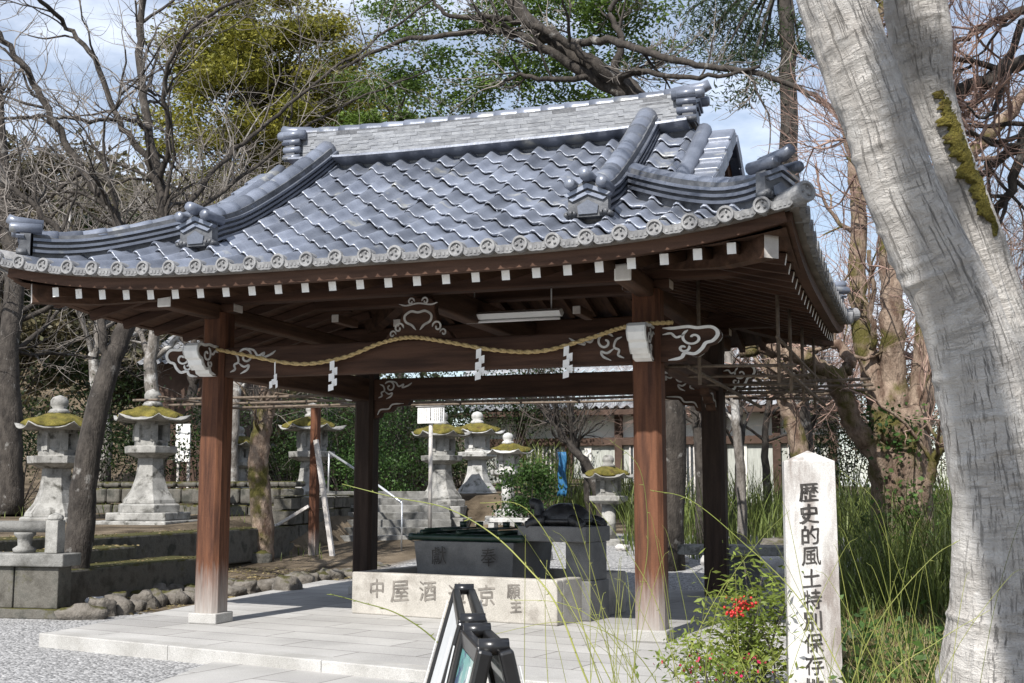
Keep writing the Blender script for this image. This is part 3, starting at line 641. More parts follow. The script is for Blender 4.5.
# scroll carvings on the beam faces
def beam_scroll(x, z, sg, y, parent, sc=1.0):
    cv = MB(); o = (x, y, z)
    for l in ([(0, -.13), (.06, -.10), (.05, -.05), (.10, -.02), (.08, .05), (.02, .08)], spiral((.19, .035), .095, 1.35, 18, -1, 2.6),
              [(.19, .13), (.29, .10), (.34, .04), (.42, .07), (.40, .02), (.50, .05), (.56, .09)], [(.10, -.03), (.17, -.075), (.23, -.06), (.21, -.11), (.13, -.15)]):
        trace(cv, [(a*sg*sc, b*sc) for a, b in l], o, (1, 0, 0), (0, 0, 1), (0, -1, 0), .022*sc)
    cv.build('scroll_carving', M['white_trim'], parent)
beam_scroll(XL+.22, 2.96, 1, YF-.101, b_front); beam_scroll(XR_-.22, 2.96, -1, YF-.101, b_front)
beam_scroll(XL+.22, 2.94, 1, YB-.101, b_back, .9); beam_scroll(XR_-.22, 2.94, -1, YB-.101, b_back, .9)
# braces below the tie beams on the back and right
for x, sg in ((XL, 1), (XR_, -1)):
    mb = MB(); mb.prism([(0, 0), (.55*sg, 0), (.50*sg, -.07), (.30*sg, -.09), (.24*sg, -.16), (.10*sg, -.17), (.07*sg, -.24), (0, -.25)], (x+sg*c, YB-.06, 2.79), (1, 0, 0), (0, 0, 1), (0, .12, 0))
    bo = mb.build('carved_brace', M['wood_x'], pav); cv = MB()
    trace(cv, [(.05*sg, -.20), (.10*sg, -.13), (.22*sg, -.12), (.28*sg, -.06), (.45*sg, -.05)], (x+sg*c, YB-.061, 2.79), (1, 0, 0), (0, 0, 1), (0, -1, 0), .02)
    cv.build('scroll_carving', M['white_trim'], bo)
for y, sg in ((YF, 1), (YB, -1)):
    mb = MB(); mb.prism([(0, 0), (.55*sg, 0), (.50*sg, -.07), (.30*sg, -.09), (.24*sg, -.16), (.10*sg, -.17), (.07*sg, -.24), (0, -.25)], (XR_-.06, y+sg*c, 2.785), (0, 1, 0), (0, 0, 1), (.12, 0, 0))
    bo = mb.build('carved_brace', M['wood_y'], pav); cv = MB()
    for off, nn in ((.061, 1), (-.061, -1)):
        trace(cv, [(.05*sg, -.20), (.10*sg, -.13), (.22*sg, -.12), (.28*sg, -.06), (.45*sg, -.05)], (XR_+off, y+sg*c, 2.785), (0, 1, 0), (0, 0, 1), (nn, 0, 0), .022)
    cv.build('scroll_carving', M['white_trim'], bo)
# frog-leg strut
mb = MB(); outl = [(-.42, 0), (-.36, .06), (-.24, .10), (-.19, .24), (-.20, .30), (-.14, .34), (.14, .34), (.20, .30), (.19, .24), (.24, .10), (.36, .06), (.42, 0)]
outl = [(a*.95, b*1.3) for a, b in outl]
mb.prism(outl, (PX0, YF-.06, 3.105), (1, 0, 0), (0, 0, 1), (0, .12, 0)); kb = mb.build('frog_leg_strut', M['wood_x'], pav, bev=.012); cv = MB(); kt = (PX0, YF-.061, 3.105)
for l, wd in (([(-.02, .08), (-.06, .12), (-.12, .15), (-.13, .20), (-.07, .235), (0, .225), (.07, .235), (.13, .20), (.12, .15), (.06, .12), (.02, .08)], .018),
          (spiral((-.19, .10), .05, 1.3, 12), .014), (spiral((.19, .10), .05, 1.3, 12, -1, math.pi), .014), (spiral((-.25, .05), .035, 1.2, 10), .012), (spiral((.25, .05), .035, 1.2, 10, -1, 3.1), .012),
          (spiral((-.07, .315), .035, 1.3, 10), .012), (spiral((.07, .315), .035, 1.3, 10, -1, 3.1), .012), ([(-.19, .30), (-.12, .285), (0, .30), (.12, .285), (.19, .30)], .012)):
    trace(cv, [(a*1.15, b*1.28) for a, b in l], kt, (1, 0, 0), (0, 0, 1), (0, -1, 0), wd*1.3)
cv.build('scroll_carving', M['white_trim'], kb)
# fluorescent lamp, unlit
lp = thing('fluorescent_lamp', 'white unlit fluorescent batten lamp hung under the pavilion ceiling', 'lamp', (-4.45, 13.0, 3.52))
mb = MB(); mb.prism([(-.035, 0), (.035, 0), (.10, .05), (.03, .085), (-.03, .085), (-.10, .05)], (-5.02, 13.0, 3.52), (0, 1, 0), (0, 0, 1), (1.18, 0, 0)); mb.build('housing', M['lamp_white'], lp)
mb = MB(); mb.tube([(-5.0, 13.0, 3.495), (-3.86, 13.0, 3.495)], .016, 10); mb.build('tube', M['paper'], lp)
for x in (-4.9, -3.96):
    mb = MB(); mb.tube([(x, 13.0, 3.60), (x, 13.0, 3.99)], .008, 6); mb.build('hanger', M['lamp_white'], lp)
# straw rope with paper streamers
yr = YF-.19
rp = thing('straw_rope', 'twisted straw rope slung across the front of the pavilion between the two posts', 'rope', (-4.97, yr, 3.0))
rpts = [(XL-.20, YF-.10, 3.10), (XL-.02, yr+.02, 3.10), (-7.0, yr, 3.02), (-6.28, yr, 2.885), (-5.75, yr, 2.93), (-5.3, yr, 3.07), (-4.97, yr, 3.115), (-4.6, yr, 3.06), (-4.05, yr, 2.95), (-3.55, yr, 2.92), (-3.05, yr, 3.03), (-2.75, yr-.02, 3.11), (XR_+.0, yr-.03, 3.14), (XR_+.28, YF-.17, 3.15)]
RPc = smooth(rpts, 14); mb = MB()
for k in range(2):
    ph = np.arange(len(RPc))*1.25+k*math.pi; O = np.stack([0*ph, np.cos(ph)*.011, np.sin(ph)*.011], -1); mb.tube(RPc+O, .0145, 6)
mb.build('rope', M['rope'], rp)
for x, k in ((-6.55, 0), (-5.84, 1), (-4.22, 1), (-3.30, 1)):
    i = int(np.argmin(abs(RPc[:, 0]-x))); p = RPc[i]-np.array([0, .02, .02]); mb = MB()
    if k == 0:
        segs = [(0, 0, .012, .11), (.01, -.11, .03, .05), (.0, -.15, .05, .05), (-.03, -.17, .03, .06), (.03, -.17, .02, .06)]
    else: segs = [(0, .0, .045, .075), (.028, -.06, .05, .065), (0, -.11, .055, .065), (.03, -.16, .05, .06), (.0, -.205, .05, .055)]
    for q, (dx_, dz_, w_, h_) in enumerate(segs):
        mb.prism([(-w_/2, 0), (w_/2, .012), (w_/2, -h_+.012), (-w_/2, -h_)], p+np.array([dx_, -.004*q, dz_]), (1, 0, 0), (.12, -.25, 1), (0, .002, 0))
    mb.v = [p+(v-p)*1.2 for v in mb.v]; mb.build('paper_streamer', M['paper'], rp)

# ================================================================== TROUGH, BASIN, TURTLE
def text(mb, ch, o, ux, uy, nrm, size, mi=0, wt=.0, stroke=.004):
    cu = bpy.data.curves.new('tmp', 'FONT'); cu.body = ch; cu.align_x = 'CENTER'; cu.align_y = 'CENTER'; cu.size = 1.0; cu.resolution_u = 3; cu.offset = wt
    ob = bpy.data.objects.new('tmp', cu); C.objects.link(ob); dg_ = bpy.context.evaluated_depsgraph_get(); dg_.update()
    me = ob.evaluated_get(dg_).to_mesh(); V = np.array([v.co[:] for v in me.vertices]); Fc = [tuple(p.vertices) for p in me.polygons]
    ob.evaluated_get(dg_).to_mesh_clear(); bpy.data.objects.remove(ob); bpy.data.curves.remove(cu)
    if not len(V): return
    V[:, :2] -= (V[:, :2].max(0)+V[:, :2].min(0))/2; V[:, 1] += .09*V[:, 0]+.015*np.sin(V[:, 0]*9+ord(ch)); V[:, 0] += .012*np.sin(V[:, 1]*11+ord(ch))
    o = np.array(o, float); W_ = o+np.outer(V[:, 0]*size, ux)+np.outer(V[:, 1]*size, uy)+np.array(nrm)*stroke
    mb.add(W_, Fc, mi)
T0 = np.array([-6.36, 12.86]); td = np.array([math.cos(TR), math.sin(TR)]); tn = np.array([td[1], -td[0]])      # tn faces the camera
TL, TDp, TH = 2.70, 1.75, .475
def tp(u, v, z): p = T0+td*u-tn*v; return np.array([p[0], p[1], z])
UX = np.array([td[0], td[1], 0]); NV = np.array([tn[0], tn[1], 0]); UZ = np.array([0, 0, 1.0])
tr_ = thing('stone_trough', 'long buff granite water trough with carved characters on its front', 'trough', tp(TL/2, TDp/2, PZ))
mb = MB()
wl = .13
for (u0, u1, v0, v1) in ((0, TL, 0, wl), (0, TL, TDp-wl, TDp), (0, wl, wl+.002, TDp-wl-.002), (TL-wl, TL, wl+.002, TDp-wl-.002)):
    mb.box(tp((u0+u1)/2, (v0+v1)/2, PZ+TH/2), (u1-u0, v1-v0, TH), TR)
mb.box(tp(TL/2, TDp/2, PZ+.04), (TL-2*wl-.004, TDp-2*wl-.004, .08), TR)
mb.build('basin_walls', M['granite_trough'], tr_, bev=.014)
ins = MB()
for ch, u, z, s in (('中', .36, .30, .23), ('屋', .68, .285, .27), ('酒', 1.06, .30, .24), ('造', 1.45, .29, .24), ('京', 1.83, .285, .24), ('願', 2.17, .34, .17), ('主', 2.20, .19, .155)):
    text(ins, ch, tp(u, -.001, PZ+z), UX, UZ, NV, s); text(ins, ch, tp(u+.008, -.001, PZ+z-.004), UX, UZ, NV, s, 0, 0, .0055)
ins.build('inscription', M['letter_worn'], tr_)
# basin inside the trough
bs = thing('stone_basin', 'dark granite basin standing inside the long trough', 'basin', tp(1.25, .85, PZ+.08))
mb = MB(); u0, u1, v0, v1, zt = .58, 1.93, .42, 1.36, .96
def bring(e, z): return [tp(u0-e, v0-e, z), tp(u1+e, v0-e, z), tp(u1+e, v1+e, z), tp(u0-e, v1+e, z)]
mb.loft([bring(-.06, PZ+.08), bring(0, zt), bring(-.10, zt), bring(-.12, zt-.3)]); mb.build('basin_body', M['dark_granite'], bs, bev=.008)
ins = MB()
for ch, u in (('獻', .95), ('奉', 1.62)): text(ins, ch, tp(u, v0-.004+.006, .80), UX, UZ+NV*.06, NV, .22, 0, 0, .032)
for ch in (): pass
ins.build('inscription', M['letter'], bs)
wt_ = MB(); wt_.add(bring(-.105, zt-.09), [(0, 1, 2, 3)]); M['water'] = mat('basin_water', (.02, .03, .03), (.03, .04, .04), rough=.03, scale=2, bump=.08, bscale=9, spec=.6)
wt_.build('water', M['water'], bs)
rk = thing('bamboo_rack', 'dark green bamboo ladle rack lying across the dark basin', 'rack', tp(1.3, .85, zt))
for v in (.46, .62, 1.0, 1.20):
    mb = MB(); a = tp(.50, v, zt+.045); b = tp(2.05, v, zt+.045); mb.tube([a+(b-a)*t for t in np.linspace(0, 1, 26)], [.040+(.006 if i % 6 == 0 else 0) for i in range(26)], 10); mb.build('bamboo_pole', M['bamboo_green'], rk)
for u in (.7, 1.2, 1.75):
    mb = MB(); mb.tube([tp(u, .40, zt+.105), tp(u, 1.26, zt+.105)], .028, 8); mb.build('crossbar', M['bamboo_green'], rk)
for i, u in enumerate((.82, 1.05, 1.42, 1.58)):
    ld = thing('ladle', 'dark wooden ladle resting across the green bamboo rack', 'ladle', tp(u, .6, zt+.13), 'ladles laid on the bamboo rack')
    mb = MB(); mb.tube([tp(u, .30, zt+.145), tp(u+.06, .95, zt+.148)], .011, 6); mb.build('handle', M['bamboo_green'], ld)
    mb = MB(); q = tp(u+.068, 1.02, zt+.14); mb.lathe([(.03, 0), (.042, .0), (.046, .075), (.038, .075), (.034, .015), (.001, .014)], q, 12); mb.build('cup', M['bamboo_green'], ld)
# pedestal table and turtle
tb = thing('stone_pedestal', 'dark granite slab table on one square leg beside the trough', 'pedestal', tp(2.5, 1.2, PZ))
du = 2.02
mb = MB(); mb.box(tp(2.37, .80, PZ+.935), (.86, .62, .17), TR); mb.build('slab', M['dark_granite'], tb, bev=.012)
mb = MB(); mb.box(tp(2.64, .82, PZ+.64), (.30, .44, .419), TR); mb.box(tp(2.64, .82, PZ+.215), (.33, .48, .43), TR); mb.build('leg', M['dark_granite'], tb, bev=.012)
tu = thing('turtle_statue', 'black stone turtle with its head raised on the granite slab table', 'statue', tp(2.35, .78, PZ+1.02))
zb = PZ+1.02; s_ = tp(2.40, .80, zb)
mb = MB(); nU, nV = 28, 12; V = []
for j in range(nV+1):
    ph = j/nV*math.pi/2
    for i in range(nU):
        th = 2*math.pi*i/nU; r = math.cos(ph); bulge = 1+.03*math.cos(13*th)*(j < 4)
        u = .31*r*math.cos(th)*bulge; v = .23*r*math.sin(th)*bulge; h = .055+.20*math.sin(ph)**1.0+.012*math.cos(6*th)*math.sin(2*ph)**2
        V.append(s_+UX*u-NV*v+UZ*h)
fc = [(j*nU+i, j*nU+(i+1) % nU, (j+1)*nU+(i+1) % nU, (j+1)*nU+i) for j in range(nV) for i in range(nU)]
mb.add(V, fc, 0, True); rim = [s_+UX*.325*math.cos(t)-NV*.245*math.sin(t)+UZ*.055 for t in np.linspace(0, 2*math.pi, 33)]; mb.tube(rim, .026, 6)
shell = mb.build('shell', M['bronze'], tu)
bd = MB(); bd.loft([[s_+UX*.33*k*math.cos(t)-NV*.22*k*math.sin(t)+UZ*h for t in np.linspace(0, 2*math.pi, 20, endpoint=False)] for h, k in ((.012, .9), (.03, 1), (.07, 1.02))], 0, True)
nk = smooth([s_-UX*.22+UZ*.06, s_-UX*.32+UZ*.10, s_-UX*.35+UZ*.18, s_-UX*.365+UZ*.235, s_-UX*.43+UZ*.245, s_-UX*.47+UZ*.235], 4); bd.tube(nk, np.interp(np.linspace(0, 1, len(nk)), [0, .4, .65, .8, .93, 1], [.085, .06, .06, .066, .045, .018]), 12)
for a, b in ((.24, .20), (-.24, .20), (.24, -.20), (-.24, -.20)):
    q = s_+UX*a-NV*b; g_ = np.sign(a)
    bd.tube(smooth([q+UZ*.07-UX*a*.3, q+UZ*.05+UX*g_*.04-NV*b*.25, q+UZ*.02+UX*g_*.09-NV*b*.4, q+UZ*.008+UX*g_*.13-NV*b*.45], 3), [.06]*3+[.055]*3+[.045]*3+[.018], 8)
bd.tube([s_+UX*.34+UZ*.05, s_+UX*.42+UZ*.03, s_+UX*.47+UZ*.012], [.03, .018, .006], 6)
bd.build('body', M['bronze'], tu)
for sg in (-1, 1): pass

# ================================================================== STONE LANTERNS
def ngon(c, r, z, n, rot, sc=(1, 1)): return [np.array([c[0]+r*math.cos(rot+2*math.pi*j/n)*sc[0], c[1]+r*math.sin(rot+2*math.pi*j/n)*sc[1], z]) for j in range(n)]
def kasa(mb, c, z, r, h, n, rot, curl, top_r, mi=0):
    """lantern roof: corners curl up, sides sag"""
    sub = 6; rings = []
    for k, (fr, fz) in enumerate(((.72, -.02), (.99, .0), (1.0, .035), (.80, .10), (.55, .22), (.34, .42), (top_r/r, .62))):
        row = []
        for j in range(n):
            a0 = rot+2*math.pi*j/n; a1 = rot+2*math.pi*(j+1)/n
            for q in range(sub):
                t = q/sub; p = np.array([math.cos(a0), math.sin(a0)])*(1-t)+np.array([math.cos(a1), math.sin(a1)])*t
                cn = (abs(t-.5)*2)**3 if q else 1.0
                rad = fr*r*(1+.0*cn); zz = z+fz*h+curl*cn*max(0, fr-.45)**1.5
                row.append(np.array([c[0]+p[0]*rad, c[1]+p[1]*rad, zz]))
        rings.append(row)
    mb.loft(rings, mi, True); return rings
def lantern(x, y, z, Ht, kind, label, m='stone', n=6, rot=.3, mossy=True, base_h=0.0, group='stone lanterns in the precinct', wk=1.0):
    t = thing('stone_lantern', label, 'lantern', (x, y, z), group); c = (x, y); S = Ht; zz = z
    if base_h:
        mb = MB(); k = base_h*.55
        mb.box((x, y, z+k/2), (.62*S*wk, .58*S*wk, k), rot*.3); mb.box((x+.01, y, z+k+(base_h-k)/2+.001), (.46*S*wk, .46*S*wk, base_h-k), rot*.5+.06); mb.build('plinth', M['stone'], t, bev=.025); zz += base_h
    def ring(r, h): return ngon(c, r*S*wk, zz+h*S, n, rot)
    if kind == 'flared':
        mb = MB(); mb.loft([ring(.235, 0), ring(.235, .055), ring(.215, .065)]); mb.build('base', M[m], t, bev=.012)
        mb = MB(); mb.loft([ring(.205, .066), ring(.200, .09), ring(.145, .16), ring(.112, .25), ring(.100, .34), ring(.098, .40)]); mb.build('shaft', M[m], t, bev=.008)
        p0 = .40
    else:
        mb = MB(); mb.loft([ring(.20, 0), ring(.20, .06), ring(.12, .075)]); mb.build('base', M[m], t, bev=.012)
        mb = MB(); mb.lathe([(.075*S, zz+.07*S), (.072*S, zz+.22*S), (.082*S, zz+.24*S), (.072*S, zz+.26*S), (.075*S, zz+.43*S)], (x, y, 0), 14); mb.build('shaft', M[m], t); p0 = .43
    mb = MB(); mb.loft([ring(.11, p0), ring(.20, p0+.035), ring(.205, p0+.085), ring(.13, p0+.087), ring(.13, p0+.10)]); mb.build('platform', M[m], t, bev=.01)
    f0 = p0+.10; fh = .17; mb = MB(); mb.loft([ring(.130, f0), ring(.130, f0+.03)]); mb.loft([ring(.130, f0+fh-.028), ring(.130, f0+fh)])
    for j in range(n):
        a = rot+2*math.pi*j/n; q = np.array([x+.113*S*wk*math.cos(a), y+.113*S*wk*math.sin(a), zz+(f0+fh/2)*S]); mb.box(q, (.042*S, .05*S, (fh-.05)*S), a)
        if n == 6 and j % 3 == 1:
            a2 = a+math.pi/n; q = np.array([x+.095*S*wk*math.cos(a2), y+.095*S*wk*math.sin(a2), zz+(f0+fh/2)*S]); mb.box(q, (.02*S, .09*S, (fh-.05)*S), a2)
    mb.build('firebox', M[m], t)
    k0 = f0+fh; mb = MB(); kr = .30*S*wk; kasa(mb, c, zz+k0*S, kr, .17*S, n, rot, .11*S, .07*S*wk); cp_ = mb.build('cap', M[m], t)
    if mossy:
        mm = MB(); sub = 36; rings = []
        for fr, fz in ((.95, .035), (.92, .13), (.78, .30), (.58, .44), (.40, .58), (.22, .66)):
            row = []
            for j in range(sub):
                a = 2*math.pi*j/sub; d = math.pi/n; ph = (a-rot) % (2*d); poly = math.cos(d)/math.cos(ph-d); cn = (abs(ph/d-1))**3
                wob = 1+.10*math.sin(3*a+x*3)+.08*math.sin(7*a+y)+rnd.uniform(-.05, .05)
                cover = .93 if mossy is True else (1.0 if math.cos(a-mossy) > -.2 else .72)
                rad = min(fr*wob*cover, .97)*kr*poly; row.append(np.array([x+rad*math.cos(a), y+rad*math.sin(a), zz+k0*S+fz*.17*S+.014+.11*S*cn*max(0, fr-.45)**1.5+rnd.uniform(0, .018)]))
            rings.append(row)
        mm.loft(rings, 0, True, cap=True); mm.build('moss', M['moss'], cp_)
    t0 = k0+.62*.17; mb = MB(); mb.lathe([(.055*S, zz+t0*S), (.075*S, zz+(t0+.02)*S), (.06*S, zz+(t0+.04)*S), (.045*S, zz+(t0+.045)*S), (.062*S, zz+(t0+.07)*S), (.062*S, zz+(t0+.10)*S), (.045*S, zz+(t0+.125)*S), (.004*S, zz+(t0+.14)*S)], (x, y, 0), 14)
    mb.build('finial', M[m], t); return t
def lan_at(px, py_top, py_bot, Y, **k):
    """foot at py_bot, finial tip at py_top"""
    b = at(px, py_bot, Y); tq = at(px, py_top, Y); H_ = tq[2]-b[2]; bh = k.get('base_h', 0)
    return lantern(b[0], b[1], b[2], (H_-bh)/.94, **k)
lan_at(148, 386, 530, 20.5, kind='flared', label='pale stone lantern with flared shaft between the leaning tree and the left front post', rot=.25, base_h=.35, mossy=2.6, m='stone')
lan_at(54, 392, 526, 20.5, kind='flared', label='stone lantern with thick yellow moss cap left of the leaning tree trunk', rot=.5, mossy=True)
lan_at(310, 400, 546, 27.0, kind='flared', label='tall grey stone lantern on boulder plinth behind the wooden prop post', rot=.4, base_h=.95, mossy=3.0)
lan_at(441, 409, 531, 28.0, kind='flared', label='stone lantern with sagging moss cap right behind the white notice board', rot=.25, base_h=.62, mossy=True)
lan_at(477, 409, 506, 30.0, kind='flared', label='whitish stone lantern under a domed moss cap, middle of three behind the basin', rot=.35, base_h=.2, mossy=True, m='stone_white')
lan_at(508, 433, 527, 28.5, kind='slim', label='slim whitish stone lantern with wavy cap, right of the moss domed one', rot=.2, base_h=.28, mossy=1.2, m='stone_white')
lan_at(609, 455, 546, 25.0, kind='slim', label='stone lantern with ball finial standing alone in front of the grey lattice wall', rot=.3, mossy=3.5, m='stone', n=6)
lan_at(237, 424, 520, 24.0, kind='flared', label='small dark stone lantern half hidden behind the left front post', rot=.3, base_h=.4, mossy=True)

# ================================================================== STONE STEPS, WALLS, ROCKS
def rock(x, y, z, sx, sy, sz, m, label, group=None, name='rock', seed=0):
    r_ = np.random.default_rng(seed); mb = MB(); nU, nV = 16, 9; V = []; ph = r_.uniform(0, 6, 6); am = r_.uniform(.06, .16, 6)
    for j in range(nV+1):
        for i in range(nU):
            a = 2*math.pi*i/nU; b = -math.pi/2+math.pi*j/nV; d = np.array([math.cos(b)*math.cos(a), math.cos(b)*math.sin(a), math.sin(b)])
            k = 1+am[0]*math.sin(3*d[0]*2+ph[0])+am[1]*math.sin(4*d[1]+ph[1])+am[2]*math.sin(5*d[2]+ph[2])+am[3]*math.sin(6*(d[0]+d[1])+ph[3])*.6
            d = np.sign(d)*np.abs(d)**.75; V.append((d[0]*sx*k, d[1]*sy*k, d[2]*sz*k))
    c_, s2 = math.cos(ph[5]), math.sin(ph[5]); V = np.array(V)@np.array([[c_, s2, 0], [-s2, c_, 0], [0, 0, 1]])
    mb.add(V+np.array([x, y, z]), [(j*nU+i, j*nU+(i+1) % nU, (j+1)*nU+(i+1) % nU, (j+1)*nU+i) for j in range(nV) for i in range(nU)], 0, True)
    o = mb.build(name, m, None, (x, y, z)); return tag(o, label, 'rock', group)
p = atz(98, 611, 0); rock(p[0], p[1], .06, .20, .16, .11, M['rock_white'], 'pale angular rock on the gravel at the foot of the leaning tree', None, 'rock', 3)
p = atz(305, 596, .05); rock(p[0]-.35, p[1]+.1, .14, .24, .2, .17, M['rock'], 'rounded tan boulder at the foot of the wooden prop post', None, 'rock', 8)
k = 0
for i in range(26):
    t = i/25; a = np.array([-9.75, 12.4])*(1-t)+np.array([-9.65, 20.5])*t; s = rnd.uniform(.14, .27)
    rock(a[0]-.05+rnd.uniform(-.12, .12), a[1], .05, s, s*.8, rnd.uniform(.10, .17), M['rock'], 'mossy brown boulder in the row edging the left side of the paved platform', 'boulders edging the platform', 'rock', 20+i)
for i in range(22):
    px = rnd.uniform(90, 250); q = atz(px, rnd.uniform(572, 598), 0); s = rnd.uniform(.12, .26)
    if q[0] > -9.95 or q[1] > 17: continue
    rock(q[0], q[1], .03, s, s*.8, s*.5, M['rock'], 'dark boulder strewn below the mossy stone steps on the left', 'boulders below the mossy steps', 'rock', 60+i)
for i in range(16):
    q = np.array([rnd.uniform(-7.0, -2.2), rnd.uniform(21.5, 24.0)]); s = rnd.uniform(.12, .25)
    rock(q[0], q[1], gzs(*q)+.05, s, s*.8, s*.6, M['rock_white'], 'pale rock among the white rocks on the gravel behind the pavilion', 'white rocks behind the pavilion', 'rock', 100+i)
for i, (px, py, Y) in enumerate(((735, 433, 0), )): pass
for i, (px, py, Y, s) in enumerate(((765, 545, 19.5, .42), (800, 560, 19.0, .35), (850, 560, 18.6, .45), (775, 520, 21.0, .5), (828, 525, 20.5, .45))):
    q = at(px, py, Y); rock(q[0], q[1], gzs(q[0], q[1])+.15, s, s*.7, s*.75, M['rock_white'] if i < 3 else M['rock'], ['low pale boulder right of the stone bench', 'pale boulder just left of the inscribed pillar', 'pale boulder just right of the inscribed pillar', 'brown boulder behind the stone bench', 'brown boulder behind the inscribed pillar'][i], 'boulders in the thicket behind the pillar', 'rock', 140+i)
# mossy slab steps on the left
slabs = [(-11.36, 15.3, .22, .74, 3.7, .52, 'lowest and longest'), (-11.98, 14.75, .42, .66, 2.7, .54, 'second lowest'), (-12.62, 14.2, .60, .70, 1.6, .52, 'uppermost short'), (-12.60, 18.6, .50, .66, 7.0, .64, 'long raised edging')]
for x, y, z, a, b, h, nm in slabs:
    mb = MB(); mb.box((x, y, z), (a, b, h), .02); tag(mb.build('stone_step', M['stone_moss'], None, (x, y, z-h/2), bev=.035), 'dark mossy granite slab, %s of the stepped slabs left of the platform' % nm, 'step', 'mossy steps left of the pavilion')
# retaining wall of rough stones along the terrace
def stone_wall(name, label, p0, p1, z0, z1, seed, thick=.4, sz=.45):
    r_ = random.Random(seed); p0 = np.array(p0); p1 = np.array(p1); d = unit(p1-p0); L = np.linalg.norm(p1-p0); nrm = np.array([-d[1], d[0]]); mb = MB(); z = z0; M3 = None
    while z < z1-.05:
        h = min(r_.uniform(.24, .38), z1-z); u = -r_.uniform(0, .2)
        while u < L:
            ln = r_.uniform(.6, 1.3)*sz; c_ = p0+d*(u+ln/2); off = r_.uniform(-.04, .04)
            ax = math.atan2(d[1], d[0])+r_.uniform(-.05, .05); mb.box((c_[0]+nrm[0]*off, c_[1]+nrm[1]*off, z+h/2), (ln-.03, thick, h-.025), ax); u += ln
        z += h
    o = mb.build(name, M['stone_moss'], None, (*((p0+p1)/2), z0), bev=.05); return tag(o, label, 'wall')
stone_wall('stone_wall', 'dark mossy retaining wall of rough stones behind the left lanterns', (-19.0, 23.6), (-12.9, 23.0), .7, 1.75, 1)
stone_wall('stone_wall', 'dark rough stone wall running back beside the mossy tree trunk', (-12.7, 22.4), (-13.3, 27.0), .1, 1.45, 2)
stone_wall('stone_wall', 'low dark stone wall behind the three lanterns', (-12.4, 33.5), (-6.5, 32.0), .5, 1.75, 4)
# stair behind
st = thing('stone_stair', 'grey stone stair climbing behind the tall lantern and the left back post', 'stairs', (-11.8, 25.5, .2))
sdir = np.array([-.42, .91]); sside = np.array([.91, .42]); s0 = np.array([-11.6, 24.6])
mb = MB(); nst = 8
for i in range(nst):
    c_ = s0+sdir*(.42*i+.21); h = .15+.165*(i+1)
    mb.box((c_[0], c_[1], .15+h/2-.1), (3.5, .42+.04, h), math.atan2(sside[1], sside[0]))
mb.build('steps', M['stone_dim'], st, bev=.015)
hr = thing('handrail', 'pale metal handrail slanting down the stone stair behind the left back post', 'handrail', at(363, 520, 24.6))
mb = MB(); a = at(329, 452, 26.5); b = at(364, 475, 25.0); c2 = at(402, 503, 23.2); mb.tube([a, b, c2], .028, 8); mb.build('rail', M['metal'], hr)
for q in (a, b, c2):
    mb = MB(); mb.tube([q, (q[0], q[1], max(.3, q[2]-1.0))], .02, 8); mb.build('baluster', M['metal'], hr)
# stone balustrade at far left
bl_ = thing('stone_balustrade', 'weathered granite balustrade with panelled base at the left edge', 'balustrade', (-10.6, 11.9, 0))
q1 = atz(66, 618, 0); q0 = np.array([q1[0]-2.4, q1[1]-.25, 0]); bdv = unit(q1-q0); ba = math.atan2(bdv[1], bdv[0])
def bp(u, z): p = q1-bdv*u; return np.array([p[0], p[1], z])
mb = MB(); mb.box(bp(1.2, .06), (2.5, .42, .12), ba)
for i in range(4): mb.box(bp(.34+i*.62, .37), (.60, .28, .50), ba)
mb.build('panel', M['stone_moss'], bl_, bev=.012)
mb = MB(); mb.box(bp(1.2, .70), (2.5, .40, .155), ba); mb.build('ledge', M['stone_dim'], bl_, bev=.015)
mb = MB(); mb.box(bp(.20, .98), (.17, .17, .40), ba); mb.lathe([(.085, 1.18), (.10, 1.20), (.085, 1.24), (.01, 1.27)], (*bp(.20, 0)[:2], 0), 8); mb.build('newel', M['stone'], bl_, bev=.01)
mb = MB(); mb.tube([bp(.3, 1.10), bp(2.4, 1.10)], .075, 10); mb.build('rail', M['stone_dim'], bl_)
for u in (.62, 1.2, 1.8):
    mb = MB(); mb.lathe([(.13, .78), (.14, .83), (.08, .87), (.09, .96), (.13, 1.0), (.13, 1.03)], (*bp(u, 0)[:2], 0), 10); mb.build('baluster', M['stone_dim'], bl_)
# wooden prop posts
p0 = atz(313, 562, .1); q = at(316, 405, p0[1]); pw = thing('prop_post', 'upright brown timber post propped by a pale leaning stake', 'post', p0)
mb = MB(); mb.beam(p0, q, .16, .16, up=(0, 1, 0)); mb.build('post', M['wood_post'], pw, bev=.01)
mb = MB(); mb.beam(at(333, 560, p0[1]-.2), at(316, 440, p0[1]-.1), .09, .07, up=(0, 1, 0)); mb.build('leaning_stake', M['grey_end'], pw)
mb = MB(); mb.beam(at(274, 562, p0[1]-.3), at(275, 524, p0[1]-.3), .09, .09, up=(0, 1, 0)); mb.beam(at(276, 526, p0[1]-.25), at(309, 506, p0[1]-.1), .06, .06, up=(0, 1, 0)); mb.build('brace', M['grey_end'], pw)
